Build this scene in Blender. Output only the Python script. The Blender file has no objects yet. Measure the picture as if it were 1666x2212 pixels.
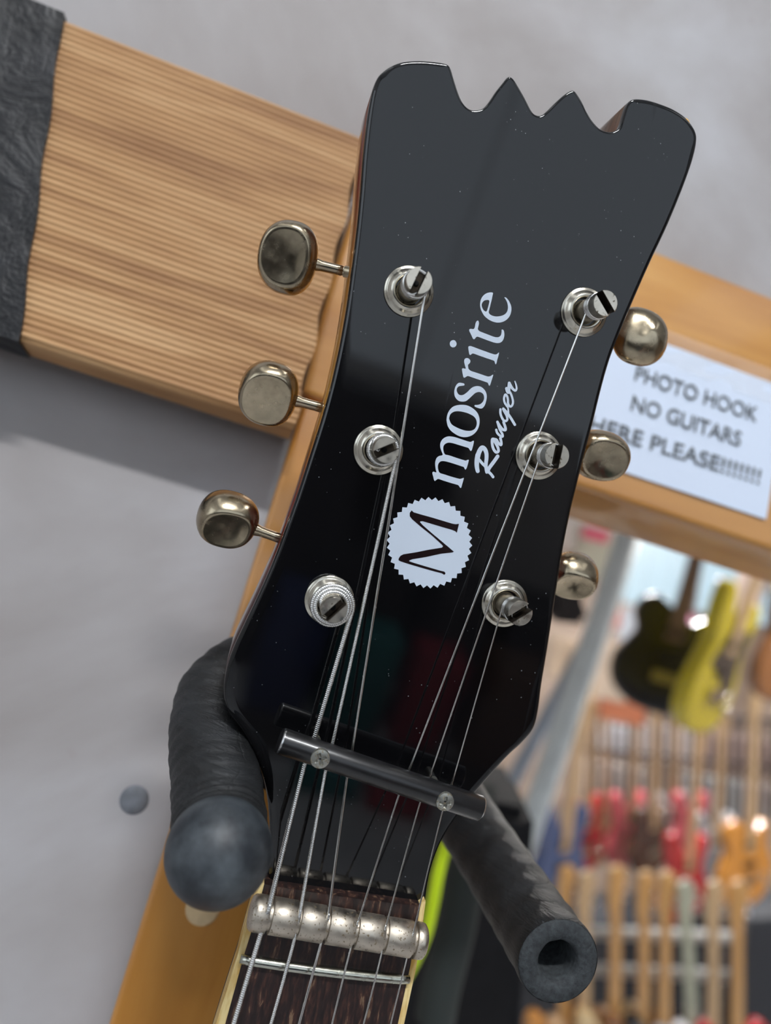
import bpy, bmesh, math, random
from mathutils import Vector, Matrix, geometry
random.seed(7)
C = bpy.context.scene.collection
PI = math.pi
mm = 0.001

# ------------------------------------------------------------------ camera
F = 1600.0; CX = 833.0; CY = 1106.0
ROLL = math.radians(15.5); PITCH = math.radians(12.0)
u_ = Vector((math.sin(ROLL)*math.cos(PITCH), math.cos(ROLL)*math.cos(PITCH), -math.sin(PITCH))).normalized()
h_ = Vector((9244, -2400, -1600)).normalized()
h_ = (h_ - u_*h_.dot(u_)).normalized()
y_ = u_.cross(h_).normalized()
RW = Matrix((h_, y_, u_))            # camera axes -> world
CAM = Vector((0, 0, 1.5))
cd = bpy.data.cameras.new('camera'); cam = bpy.data.objects.new('camera', cd); C.objects.link(cam)
cam.matrix_world = Matrix.Translation(CAM) @ RW.to_4x4()
cd.sensor_fit = 'HORIZONTAL'; cd.sensor_width = 36.0; cd.lens = F/1666*36
cd.clip_start = 0.01; cd.clip_end = 60
cd.dof.use_dof = True; cd.dof.focus_distance = 0.178; cd.dof.aperture_fstop = 9.0
bpy.context.scene.camera = cam
vs = bpy.context.scene.view_settings
vs.view_transform = 'Standard'; vs.look = 'None'; vs.gamma = 1; vs.exposure = 0.7
try: vs.use_curve_mapping = False
except Exception: pass

# ------------------------------------------------------------------ world
w = bpy.data.worlds.new('world'); bpy.context.scene.world = w; w.use_nodes = True
w.node_tree.nodes['Background'].inputs[0].default_value = (0.75, 0.85, 1.0, 1)
w.node_tree.nodes['Background'].inputs[1].default_value = 0.25

# strengths of the lights, added shop lights and glow panes included
CEIL_PANEL = 0.9
KEY_PANEL = 125.0
BACK_GLOW = 0.72
ADDED_SHOP_PANEL = 165.0

# ------------------------------------------------------------------ pixel helpers
def ray(px, py): return RW @ Vector(((px-CX)/F, -(py-CY)/F, -1))
def at(px, py, d): return CAM + ray(px, py)*d
def onY(px, py, Y):
    r = ray(px, py); return CAM + r*(Y/r.y)

# guitar frame
N_cam = Vector((0.168, -0.081, 0.98)).normalized()
D_face = 0.175
def face_cam(px, py):
    r = Vector(((px-CX)/F, -(py-CY)/F, -1)); return r*(-D_face/N_cam.dot(r))
p0 = face_cam(728, 2000); p1 = face_cam(1150, 215)
V_cam = (p1-p0).normalized(); U_cam = V_cam.cross(N_cam).normalized()
O_cam = face_cam(833, 1106)
GM = Matrix.Translation(CAM + RW @ O_cam) @ (RW @ Matrix((U_cam, V_cam, N_cam)).transposed()).to_4x4()
GI = GM.inverted(); CL = GI @ CAM
def L(px, py, h=0.0, s=0.0, v0=0.0):
    """pixel -> guitar-local metres on the plane  z = h + s*(v0 - y)"""
    d = (GI.to_3x3() @ ray(px, py))
    # CL.z + t d.z = h + s*(v0 - CL.y - t d.y)
    t = (h + s*(v0 - CL.y) - CL.z)/(d.z + s*d.y)
    return CL + d*t

# ------------------------------------------------------------------ materials
def nt(name):
    m = bpy.data.materials.new(name); m.use_nodes = True
    t = m.node_tree; b = t.nodes['Principled BSDF']; return m, t, b
def node(t, ty, **kw):
    n = t.nodes.new(ty)
    for k, v in kw.items():
        if hasattr(n, k): setattr(n, k, v)
        else: n.inputs[k].default_value = v
    return n
def ramp(t, fac, stops, interp='LINEAR'):
    r = t.nodes.new('ShaderNodeValToRGB'); cr = r.color_ramp; cr.interpolation = interp
    while len(cr.elements) < len(stops): cr.elements.new(0.5)
    for e, (p, c) in zip(cr.elements, stops):
        e.position = p; e.color = (*c, 1) if len(c) == 3 else c
    t.links.new(fac, r.inputs[0]); return r.outputs[0]
def coords(t, scale=(1,1,1), rot=(0,0,0), kind='Object'):
    tc = t.nodes.new('ShaderNodeTexCoord'); mp = t.nodes.new('ShaderNodeMapping')
    mp.inputs['Scale'].default_value = scale; mp.inputs['Rotation'].default_value = rot
    t.links.new(tc.outputs[kind], mp.inputs[0]); return mp.outputs[0]
def noise(t, vec, scale, detail=4, rough=0.5, dist=0.0):
    n = t.nodes.new('ShaderNodeTexNoise'); n.inputs['Scale'].default_value = scale
    n.inputs['Detail'].default_value = detail; n.inputs['Roughness'].default_value = rough
    n.inputs['Distortion'].default_value = dist
    if vec is not None: t.links.new(vec, n.inputs['Vector'])
    return n.outputs['Fac']
def bump(t, b, h, strength=0.3, dist=0.001):
    n = t.nodes.new('ShaderNodeBump'); n.inputs['Strength'].default_value = strength; n.inputs['Distance'].default_value = dist
    t.links.new(h, n.inputs['Height']); t.links.new(n.outputs[0], b.inputs['Normal'])
def mixc(t, fac, a, bb, blend='MIX'):
    m = t.nodes.new('ShaderNodeMix'); m.data_type = 'RGBA'; m.blend_type = blend
    if isinstance(fac, float): m.inputs[0].default_value = fac
    else: t.links.new(fac, m.inputs[0])
    for i, c in ((6, a), (7, bb)):
        if isinstance(c, tuple): m.inputs[i].default_value = (*c, 1)
        else: t.links.new(c, m.inputs[i])
    return m.outputs[2]
def simple(name, col, rough=0.5, metal=0.0, coat=0.0, spec=0.5, var=0.0, vs_=40.0):
    m, t, b = nt(name)
    b.inputs['Base Color'].default_value = (*col, 1)
    b.inputs['Roughness'].default_value = rough; b.inputs['Metallic'].default_value = metal
    b.inputs['Coat Weight'].default_value = coat; b.inputs['Specular IOR Level'].default_value = spec
    if var > 0:
        f = noise(t, coords(t), vs_)
        dk = tuple(max(0, c*(1-var)) for c in col); lt = tuple(min(1, c*(1+var)) for c in col)
        t.links.new(ramp(t, f, [(0.3, dk), (0.7, lt)]), b.inputs['Base Color'])
    return m
def emit(name, col, s):
    m, t, b = nt(name); b.inputs['Base Color'].default_value = (0.05, 0.05, 0.05, 1)
    b.inputs['Emission Color'].default_value = (*col, 1); b.inputs['Emission Strength'].default_value = s
    b.inputs['Roughness'].default_value = 0.6
    return m

M = {}
# black lacquer with fine scratches and dust
m, t, b = nt('black_lacquer')
co = coords(t, (1, 1, 1))
v = node(t, 'ShaderNodeTexVoronoi'); v.inputs['Scale'].default_value = 520; t.links.new(co, v.inputs['Vector'])
gate = ramp(t, noise(t, co, 60, 2), [(0.50, (0, 0, 0)), (0.60, (1, 1, 1))])
sp = ramp(t, v.outputs['Distance'], [(0.04, (1, 1, 1)), (0.09, (0, 0, 0))])
mu = node(t, 'ShaderNodeMath', operation='MULTIPLY'); t.links.new(gate, mu.inputs[0]); t.links.new(sp, mu.inputs[1])
t.links.new(mixc(t, mu.outputs[0], (0.003, 0.003, 0.0036), (0.22, 0.23, 0.24)), b.inputs['Base Color'])
b.inputs['Roughness'].default_value = 0.045
co2 = coords(t, (260, 14, 1), (0, 0, 0.35))
sc = ramp(t, noise(t, co2, 1.2, 2, 0.5), [(0.68, (0, 0, 0)), (0.76, (1, 1, 1))])
rr = node(t, 'ShaderNodeMath', operation='MULTIPLY_ADD'); t.links.new(sc, rr.inputs[0]); rr.inputs[1].default_value = 0.22; rr.inputs[2].default_value = 0.045
t.links.new(rr.outputs[0], b.inputs['Roughness'])
b.inputs['IOR'].default_value = 1.52
M['lacquer'] = m
# sunburst stained side of the headstock, amber in the middle
m, t, b = nt('sunburst_side')
tc = node(t, 'ShaderNodeTexCoord'); sx = node(t, 'ShaderNodeSeparateXYZ'); t.links.new(tc.outputs['Object'], sx.inputs[0])
mr = node(t, 'ShaderNodeMapRange'); mr.inputs[1].default_value = -0.06; mr.inputs[2].default_value = 0.11; t.links.new(sx.outputs[1], mr.inputs[0])
rc = ramp(t, mr.outputs[0], [(0.0, (0.006, 0.004, 0.004)), (0.20, (0.05, 0.006, 0.005)), (0.34, (0.16, 0.02, 0.008)), (0.50, (0.42, 0.20, 0.03)), (0.68, (0.34, 0.14, 0.03)), (0.80, (0.20, 0.03, 0.01)), (1.0, (0.12, 0.07, 0.045))])
wn = noise(t, coords(t, (1, 0.12, 1)), 900, 3)
t.links.new(mixc(t, ramp(t, wn, [(0.3, (0.0,)*3), (0.7, (0.5,)*3)]), rc, (0.02, 0.012, 0.006)), b.inputs['Base Color'])
b.inputs['Roughness'].default_value = 0.12; b.inputs['Coat Weight'].default_value = 0.5
M['side'] = m
def metal(name, col, rough, spots=0.0, spotcol=(0.12, 0.09, 0.05), var=0.25, sscale=900):
    m, t, b = nt(name); co = coords(t)
    f = noise(t, co, 160, 5, 0.6)
    dk = tuple(c*(1-var) for c in col)
    c = ramp(t, f, [(0.35, dk), (0.65, col)])
    b.inputs['Metallic'].default_value = 1.0
    r = ramp(t, noise(t, co, 420, 4), [(0.3, (rough*0.7,)*3), (0.7, (rough*1.4,)*3)])
    if spots > 0:
        f2 = noise(t, co, sscale, 3, 0.55)
        s = ramp(t, f2, [(0.66-spots, (0, 0, 0)), (0.70-spots, (1, 1, 1))])
        c = mixc(t, s, c, spotcol)
        inv = ramp(t, s, [(0, (1, 1, 1)), (1, (0.15,)*3)]); t.links.new(inv, b.inputs['Metallic'])
    t.links.new(c, b.inputs['Base Color']); t.links.new(r, b.inputs['Roughness'])
    return m
M['nickel'] = metal('worn_nickel', (0.64, 0.60, 0.51), 0.17)
M['post'] = metal('dull_nickel', (0.66, 0.61, 0.52), 0.34, 0.02, (0.10, 0.08, 0.05))
M['key'] = metal('aged_brass_nickel', (0.46, 0.385, 0.27), 0.22, 0.0, var=0.35)
M['roller'] = metal('pitted_nickel', (0.56, 0.50, 0.42), 0.42, 0.055, (0.16, 0.12, 0.07), sscale=1500, var=0.12)
M['fret'] = metal('fret_wire', (0.56, 0.56, 0.48), 0.22)
M['steel'] = metal('string_steel', (0.82, 0.81, 0.78), 0.20, var=0.1)
M['wound'] = metal('wound_string', (0.78, 0.77, 0.74), 0.22, var=0.15)
M['slotdark'] = metal('dark_slot', (0.07, 0.055, 0.04), 0.5, 0.1, (0.03, 0.02, 0.015), sscale=2500)  # darker tone for slot floor and inner walls of the posts
M['blackbar'] = simple('black_anodised', (0.007, 0.0065, 0.007), 0.33, 0.0, 0.2, var=0.4, vs_=500)
M['chrome'] = simple('bright_chrome', (0.9, 0.9, 0.9), 0.08, 1.0)
M['barend'] = simple('bare_bar_end', (0.55, 0.55, 0.55), 0.25, 1.0)
M['screw'] = metal('corroded_screw', (0.42, 0.42, 0.38), 0.40, 0.10, (0.20, 0.17, 0.11), sscale=1600)
M['white'] = simple('white_print', (0.58, 0.65, 0.75), 0.35)
M['ink'] = simple('black_print', (0.012, 0.006, 0.007), 0.12)
# rosewood
m, t, b = nt('rosewood')
co = coords(t, (1, 0.055, 1)); f = noise(t, co, 900, 5, 0.6, 0.3)
c1 = ramp(t, f, [(0.28, (0.006, 0.004, 0.004)), (0.48, (0.018, 0.009, 0.008)), (0.60, (0.050, 0.020, 0.014)), (0.66, (0.16, 0.10, 0.06))])
t.links.new(c1, b.inputs['Base Color']); b.inputs['Roughness'].default_value = 0.42
bump(t, b, f, 0.4, 0.0002); M['rosewood'] = m
m, t, b = nt('aged_binding'); f = noise(t, coords(t, (1, 0.1, 1)), 600, 4)
t.links.new(ramp(t, f, [(0.35, (0.55, 0.32, 0.08)), (0.6, (0.78, 0.62, 0.30))]), b.inputs['Base Color']); b.inputs['Roughness'].default_value = 0.25
b.inputs['Subsurface Weight'].default_value = 0.0; M['binding'] = m
# foam
m, t, b = nt('black_foam_rubber'); co = coords(t)
f = noise(t, coords(t, (0.45, 0.30, 2.4), (0.25, -0.3, 0)), 300, 6, 0.66, 1.1)
f2 = noise(t, co, 90, 4)
t.links.new(ramp(t, f2, [(0.35, (0.006, 0.0066, 0.0072)), (0.7, (0.016, 0.0175, 0.0195))]), b.inputs['Base Color'])
b.inputs['Roughness'].default_value = 0.55
vv = node(t, 'ShaderNodeTexWave'); vv.inputs['Scale'].default_value = 55; vv.inputs['Distortion'].default_value = 14; vv.inputs['Detail'].default_value = 4; vv.inputs['Detail Scale'].default_value = 1.6
t.links.new(coords(t, (1, 0.6, 1), (0.3, 0.4, 0.9)), vv.inputs['Vector'])
wv = ramp(t, vv.outputs['Fac'], [(0.0, (0, 0, 0)), (0.12, (1, 1, 1))])
ad = node(t, 'ShaderNodeMath', operation='MULTIPLY_ADD'); t.links.new(wv, ad.inputs[0]); ad.inputs[1].default_value = 0.10; t.links.new(f, ad.inputs[2])
bump(t, b, ad.outputs[0], 0.8, 0.0010); M['foam'] = m
m, t, b = nt('foam_cut_end'); f = noise(t, coords(t), 700, 5, 0.6)
t.links.new(ramp(t, f, [(0.3, (0.014, 0.016, 0.018)), (0.7, (0.045, 0.052, 0.056))]), b.inputs['Base Color']); b.inputs['Roughness'].default_value = 0.8
bump(t, b, f, 0.5, 0.0008); M['foamend'] = m
m, t, b = nt('rubber_cap'); f = noise(t, coords(t), 120, 5, 0.6)
t.links.new(ramp(t, f, [(0.4, (0.014, 0.018, 0.023)), (0.72, (0.070, 0.082, 0.092))]), b.inputs['Base Color']); b.inputs['Roughness'].default_value = 0.5
bump(t, b, noise(t, coords(t), 900, 3), 0.12, 0.0005); M['cap'] = m
# wood
def wood(name, a, bb, c, axis_scale, scale, rough, coat=0.0, bs=0.0, dist=0.6):
    m, t, b = nt(name); co = coords(t, axis_scale)
    f = noise(t, co, scale, 6, 0.55, dist)
    col = ramp(t, f, [(0.3, a), (0.5, bb), (0.72, c)])
    t.links.new(col, b.inputs['Base Color']); b.inputs['Roughness'].default_value = rough
    b.inputs['Coat Weight'].default_value = coat; b.inputs['Coat Roughness'].default_value = 0.08
    if bs: bump(t, b, f, bs, 0.0006)
    return m
M['pine'] = wood('weathered_pine', (0.28, 0.13, 0.045), (0.42, 0.225, 0.09), (0.55, 0.335, 0.16), (0.10, 1, 1), 110, 0.6, bs=0.3)
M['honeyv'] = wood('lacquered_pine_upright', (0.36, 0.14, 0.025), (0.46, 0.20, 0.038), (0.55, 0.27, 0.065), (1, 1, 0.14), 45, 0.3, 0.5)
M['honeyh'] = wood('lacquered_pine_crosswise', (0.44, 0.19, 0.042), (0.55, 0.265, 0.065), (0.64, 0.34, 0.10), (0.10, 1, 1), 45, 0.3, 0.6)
M['maple'] = wood('maple', (0.42, 0.22, 0.07), (0.52, 0.29, 0.10), (0.60, 0.36, 0.15), (1, 1, 0.1), 30, 0.35, 0.4)
m, t, b = nt('black_tape'); f = noise(t, coords(t), 55, 6, 0.6, 1.2)
f3 = noise(t, coords(t), 900, 3)
t.links.new(ramp(t, f, [(0.35, (0.006, 0.006, 0.007)), (0.75, (0.028, 0.028, 0.031))]), b.inputs['Base Color'])
b.inputs['Roughness'].default_value = 0.42; b.inputs['Specular IOR Level'].default_value = 0.28
add = node(t, 'ShaderNodeMath', operation='MULTIPLY_ADD'); t.links.new(f3, add.inputs[0]); add.inputs[1].default_value = 0.12; t.links.new(f, add.inputs[2])
bump(t, b, add.outputs[0], 0.6, 0.004); M['tape'] = m
# plaster; stains and soft wall shadows both put into the mottled colour
m, t, b = nt('painted_plaster'); f = noise(t, coords(t), 5, 6, 0.55, 0.4); f2 = noise(t, coords(t), 14, 3)
c = ramp(t, f, [(0.36, (0.25, 0.222, 0.214)), (0.50, (0.345, 0.325, 0.322)), (0.64, (0.45, 0.445, 0.465))])
c = mixc(t, ramp(t, noise(t, coords(t), 45, 3), [(0.70, (0,)*3), (0.76, (0.55,)*3)]), c, (0.30, 0.26, 0.25))
t.links.new(c, b.inputs['Base Color']); b.inputs['Roughness'].default_value = 0.6
bump(t, b, noise(t, coords(t), 22, 5), 0.15, 0.003); M['plaster'] = m
M['ceil'] = simple('ceiling_paint', (0.72, 0.72, 0.72), 0.8, var=0.05, vs_=3)
M['floor'] = simple('grey_floor', (0.52, 0.53, 0.55), 0.45, var=0.2, vs_=6)
M['darkwall'] = simple('dark_shop_wall', (0.10, 0.095, 0.095), 0.7, var=0.3, vs_=4)
M['palewall'] = simple('pale_wall', (0.62, 0.62, 0.62), 0.7, var=0.1, vs_=3)
M['shopwall'] = simple('cream_shop_wall', (0.32, 0.25, 0.205), 0.7, var=0.3, vs_=3)
M['paper'] = simple('white_paper', (0.66, 0.74, 0.88), 0.5)
M['text'] = simple('grey_print', (0.10, 0.11, 0.12), 0.6)
M['window'] = emit('back_wall_glow', (0.78, 0.88, 1.0), BACK_GLOW)  # glow of the panes added on the back wall
M['panel'] = emit('ceiling_light_diffuser', (0.93, 0.97, 1.0), CEIL_PANEL)
M['panel2'] = emit('added_shop_diffuser', (1.0, 0.97, 0.93), ADDED_SHOP_PANEL)

# ------------------------------------------------------------------ mesh helpers
def link(name, bm_or_me, mat, parent=None, smooth=False, label=None):
    if isinstance(bm_or_me, bmesh.types.BMesh):
        bmesh.ops.recalc_face_normals(bm_or_me, faces=bm_or_me.faces)
        me = bpy.data.meshes.new(name); bm_or_me.to_mesh(me); bm_or_me.free()
    else: me = bm_or_me
    mats = mat if isinstance(mat, (list, tuple)) else [mat]
    for x in mats: me.materials.append(x)
    if smooth:
        me.polygons.foreach_set('use_smooth', [True]*len(me.polygons))
    o = bpy.data.objects.new(name, me); C.objects.link(o)
    if parent: o.parent = parent
    if label: o['label'] = label
    return o
def autosmooth(o, ang=35):
    me = o.data
    bm = bmesh.new(); bm.from_mesh(me)
    for e in bm.edges:
        if len(e.link_faces) == 2 and e.calc_face_angle(0) > math.radians(ang): e.smooth = False
    for f in bm.faces: f.smooth = True
    bm.to_mesh(me); bm.free()
def tag(o, label=None, cat=None, group=None, kind=None):
    for k, v_ in (('label', label), ('category', cat), ('group', group), ('kind', kind)):
        if v_: o[k] = v_
    return o
def empty(name, mw):
    o = bpy.data.objects.new(name, None); C.objects.link(o); o.matrix_world = mw if isinstance(mw, Matrix) else Matrix.Translation(mw)
    o.empty_display_size = 0.02
    return o
def add_box(bm, lo, hi, mi=0):
    vs_ = [bm.verts.new((x, y, z)) for x in (lo[0], hi[0]) for y in (lo[1], hi[1]) for z in (lo[2], hi[2])]
    for f in ((0,1,3,2),(4,6,7,5),(0,4,5,1),(2,3,7,6),(0,2,6,4),(1,5,7,3)):
        ff = bm.faces.new([vs_[i] for i in f]); ff.material_index = mi
def box(name, lo, hi, mat, parent=None, bev=0.0, origin=False):
    lo = Vector(lo); hi = Vector(hi); bm = bmesh.new()
    off = Vector(((lo.x+hi.x)/2, (lo.y+hi.y)/2, lo.z)) if origin else Vector((0, 0, 0))
    add_box(bm, lo-off, hi-off)
    if bev: bmesh.ops.bevel(bm, geom=bm.edges[:], offset=bev, segments=3, affect='EDGES', profile=0.6)
    o = link(name, bm, mat, parent)
    o.location = off
    if bev: autosmooth(o, 40)
    return o
def frame_at(p, zdir, xhint=Vector((1, 0, 0))):
    z = Vector(zdir).normalized(); x = (xhint - z*xhint.dot(z))
    if x.length < 1e-5: x = Vector((0, 1, 0)) - z*z.y
    x.normalize(); y = z.cross(x)
    m_ = Matrix((x, y, z)).transposed().to_4x4(); m_.translation = p
    return m_
def add_lathe(bm, prof, seg=48, mat=Matrix.Identity(4), mi=0, closed=False):
    rings = []
    for r, z in prof:
        if r < 1e-7: rings.append([bm.verts.new(mat @ Vector((0, 0, z)))])
        else: rings.append([bm.verts.new(mat @ Vector((r*math.cos(2*PI*i/seg), r*math.sin(2*PI*i/seg), z))) for i in range(seg)])
    for a, b_ in zip(rings, rings[1:]):
        for i in range(seg):
            j = (i+1) % seg
            if len(a) == 1 and len(b_) == 1: continue
            if len(a) == 1: f = bm.faces.new((a[0], b_[i], b_[j]))
            elif len(b_) == 1: f = bm.faces.new((a[i], b_[0], a[j]))
            else: f = bm.faces.new((a[i], b_[i], b_[j], a[j]))
            f.material_index = mi; f.smooth = True
def catmull(pts, n=8, closed=False):
    out = []; P = [Vector(p) for p in pts]; k = len(P)
    rng = range(k) if closed else range(k-1)
    for i in rng:
        if closed: a, b_, c_, d = P[i-1], P[i], P[(i+1) % k], P[(i+2) % k]
        else: a, b_, c_, d = P[max(i-1, 0)], P[i], P[i+1], P[min(i+2, k-1)]
        for j in range(n):
            s = j/n
            out.append(0.5*((2*b_)+(c_-a)*s+(2*a-5*b_+4*c_-d)*s*s+(3*b_-a-3*c_+d)*s**3))
    if not closed: out.append(P[-1].copy())
    return out
def add_tube(bm, pts, rad, seg=10, cap=True, mi=0):
    """tube along pts; rad: number or list"""
    n = len(pts); rings = []
    T = [(pts[min(i+1, n-1)]-pts[max(i-1, 0)]).normalized() for i in range(n)]
    nrm = T[0].orthogonal().normalized()
    for i, p in enumerate(pts):
        nrm = (nrm - T[i]*nrm.dot(T[i])).normalized(); bi = T[i].cross(nrm)
        r = rad[i] if isinstance(rad, (list, tuple)) else rad
        rings.append([bm.verts.new(p + (nrm*math.cos(2*PI*k/seg)+bi*math.sin(2*PI*k/seg))*r) for k in range(seg)])
    for a, b_ in zip(rings, rings[1:]):
        for k in range(seg):
            f = bm.faces.new((a[k], a[(k+1) % seg], b_[(k+1) % seg], b_[k])); f.smooth = True; f.material_index = mi
    if cap:
        for r_ in (rings[0], rings[-1]):
            f = bm.faces.new(r_); f.material_index = mi
def resample(pts, step):
    out = [pts[0].copy()]; acc = 0
    for a, b_ in zip(pts, pts[1:]):
        d = (b_-a).length
        if d < 1e-9: continue
        pos = step-acc
        while pos <= d:
            out.append(a.lerp(b_, pos/d)); pos += step
        acc = d-(pos-step)
    return out
def poly_mesh(bm, loops, z=0.0, mi=0):
    """loops of local Vectors (x,y[,z]) -> filled flat face set"""
    L3 = [[Vector((p.x, p.y, z)) for p in lp] for lp in loops]
    tris = geometry.tessellate_polygon(L3)
    flat = [bm.verts.new(p) for lp in L3 for p in lp]
    for tr in tris:
        try:
            f = bm.faces.new([flat[i] for i in tr]); f.material_index = mi
        except ValueError: pass

# ------------------------------------------------------------------ the room (setting)
YW = 0.262        # front wall plaster plane
YP = 0.250        # face of the pine upright and cross beam
YB = 0.236        # face of the ridged board
def struct(name, lo, hi, mat):
    o = box(name, lo, hi, mat, origin=True); o['kind'] = 'structure'; return o
X0, X1, Yb0, Yf1, ZC = -1.7, 4.6, -3.0, 6.2, 3.0
struct('floor', (X0-.1, Yb0-.1, -0.1), (X1+.1, Yf1+.1, 0), M['floor'])
struct('ceiling', (X0-.1, Yb0-.1, ZC), (X1+.1, Yf1+.1, ZC+.1), M['ceil'])
struct('wall_left', (X0-.1, Yb0, 0), (X0, Yf1, ZC), M['palewall'])
struct('wall_right', (X1, Yb0, 0), (X1+.1, Yf1, ZC), M['shopwall'])
struct('wall_far', (X0, Yf1, 0), (X1, Yf1+.1, ZC), M['shopwall'])
# wall behind the camera: dark below, pale above
o = box('wall_back', (X0, Yb0-.1, 0), (X1, Yb0, ZC), M['palewall'], origin=True); o['kind'] = 'structure'

pl_b = onY(440, 1500, YP)          # somewhere on the upright's left edge
pl_t = onY(600, 962, YP)
XL = (onY(600, 962, YP).x + onY(505, 1330, YP).x + onY(285, 2170, YP).x)/3
XR = XL + 0.055
ZT = (onY(1440, 556, YP).z + onY(1640, 622, YP).z)/2
ZB = (onY(1300, 1085, YP).z + onY(1640, 1166, YP).z)/2
print('post', XL, XR, 'beam', ZT, ZB, 'L', onY(600, 962, YP), onY(285, 2170, YP), onY(1440, 556, YP), onY(1640, 622, YP))
bm = bmesh.new()
add_box(bm, (X0, YW, 0), (XL+0.03, YW+0.09, ZC))
add_box(bm, (XL+0.03, YW, ZB+0.02), (X1, YW+0.09, ZC))
o = link('wall_front', bm, M['plaster']); o['kind'] = 'structure'

# ------------------------------------------------------------------ timber frame
def plank(name, lo, hi, mat, bev, label, cat):
    o = box(name, lo, hi, mat, bev=bev, origin=True); tag(o, label, cat); return o
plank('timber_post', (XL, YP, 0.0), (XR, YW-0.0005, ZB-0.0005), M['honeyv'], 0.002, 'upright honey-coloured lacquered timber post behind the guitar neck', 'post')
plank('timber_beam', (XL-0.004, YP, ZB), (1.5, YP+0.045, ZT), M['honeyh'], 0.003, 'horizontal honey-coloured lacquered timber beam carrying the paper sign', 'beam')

# round wood filler patch on post
fp = onY(438, 1962, YP)
bm = bmesh.new(); add_lathe(bm, [(0, -0.0006), (0.0045, -0.0005), (0.0052, 0), (0.0052, 0.0004)], 24, frame_at(Vector((0, 0, 0)), (0, 1, 0)))
o = link('wood_plug', bm, simple('pale_wood_plug', (0.62, 0.45, 0.25), 0.5, var=0.1, vs_=300)); o.location = fp; o['label'] = 'pale round plug'
o.parent = bpy.data.objects['timber_post']; o.matrix_parent_inverse = bpy.data.objects['timber_post'].matrix_world.inverted() if False else Matrix.Translation(-bpy.data.objects['timber_post'].location)

# ridged board (decking) fixed across, end near the headstock
zt = (onY(140, 52, YB).z + onY(700, 246, YB).z)/2
zb = (onY(60, 752, YB).z + onY(520, 880, YB).z)/2
xl = -0.42; xr_t = onY(790, 290, YB).x; xr_b = onY(640, 905, YB).x
print('board', zt, zb, xr_t, xr_b, onY(140, 52, YB).z, onY(700, 246, YB).z, onY(60, 752, YB).z, onY(520, 880, YB).z)
bm = bmesh.new(); nr = 52; prof = []
Hh = zt-zb
for i in range(nr*6+1):
    s = i/(nr*6); z = s*Hh
    edge = min(s, 1-s)*Hh
    rnd = 0.0025 - math.sqrt(max(0, 0.0025**2-(0.0025-min(edge, 0.0025))**2)) if edge < 0.0025 else 0
    prof.append((rnd + 0.00050*(0.5-0.5*math.cos(2*PI*i/6)), z))
prof += [(YP-YB-0.0003, Hh), (YP-YB-0.0003, 0)]
xs = [xl]+[xl+(min(xr_t, xr_b)-xl)*k/20 for k in range(1, 20)]
ringsb = []
for k in range(21):
    row = []
    for (d, z) in prof:
        xr = xr_b+(xr_t-xr_b)*z/Hh + 0.0008*math.sin(z*260)
        row.append(bm.verts.new((xl+(xr-xl)*k/20, d, z)))
    ringsb.append(row)
for a, b_ in zip(ringsb, ringsb[1:]):
    for i in range(len(prof)):
        j = (i+1) % len(prof); bm.faces.new((a[i], a[j], b_[j], b_[i]))
bm.faces.new(ringsb[0]); bm.faces.new(ringsb[-1])
bd = link('ridged_board', bm, M['pine'], smooth=False); bd.location = (0, YB, zb)
autosmooth(bd, 50)
tag(bd, 'pale pine board with fine lengthwise ridges, its left end wrapped in black plastic', 'board')
# black wrap over the left of the board: a crinkled sleeve
x_t = onY(133, 45, YB).x; x_b = onY(38, 752, YB).x
bm = bmesh.new(); rows = []
nz, nx = 60, 50
for i in range(nz+1):
    s = i/nz; z = zb-0.0008+(Hh+0.0016)*s; row = []
    xe = x_b+(x_t-x_b)*s + 0.0004*math.sin(s*21)
    for k in range(nx+1):
        q = k/nx; x = xl + (xe-xl)*q
        cr = 0.0007*math.sin(40*s+q*9)*math.sin(17*q+11*s)*(1-q**6)
        ed = min(s, 1-s); d = 0.0006
        row.append(bm.verts.new((x, YB-d-0.0006-abs(cr), z)))
    rows.append(row)
for a, b_ in zip(rows, rows[1:]):
    for k in range(nx): bm.faces.new((a[k], a[k+1], b_[k+1], b_[k]))
top = rows[-1]; bot = rows[0]
tb = [bm.verts.new((v_.co.x, YP, v_.co.z)) for v_ in top]; bb_ = [bm.verts.new((v_.co.x, YP, v_.co.z)) for v_ in bot]
for k in range(nx):
    bm.faces.new((top[k], top[k+1], tb[k+1], tb[k])); bm.faces.new((bot[k+1], bot[k], bb_[k], bb_[k+1]))
rt = [r_[-1] for r_ in rows]; rb = [bm.verts.new((v_.co.x, YB-0.0001, v_.co.z)) for v_ in rt]
for k in range(nz): bm.faces.new((rt[k], rt[k+1], rb[k+1], rb[k]))
tp = link('black_plastic_wrap', bm, M['tape'], smooth=True); autosmooth(tp, 60)
tag(tp, 'crinkled glossy black plastic wrapped round the left end of the ridged board', 'plastic wrap')

# plaster filler spot on the wall
sp_ = onY(290, 1728, YW)
bm = bmesh.new(); add_lathe(bm, [(0, -0.0012), (0.002, -0.0011), (0.0038, -0.0008), (0.0046, 0.0)], 24, frame_at(Vector((0, 0, 0)), (0, 1, 0)))
o = link('wall_fixing', bm, simple('grey_filler', (0.15, 0.16, 0.18), 0.6, var=0.3, vs_=200)); o.location = sp_
tag(o, 'small round grey fixing set in the pale plaster wall', 'wall fixing')

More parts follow.
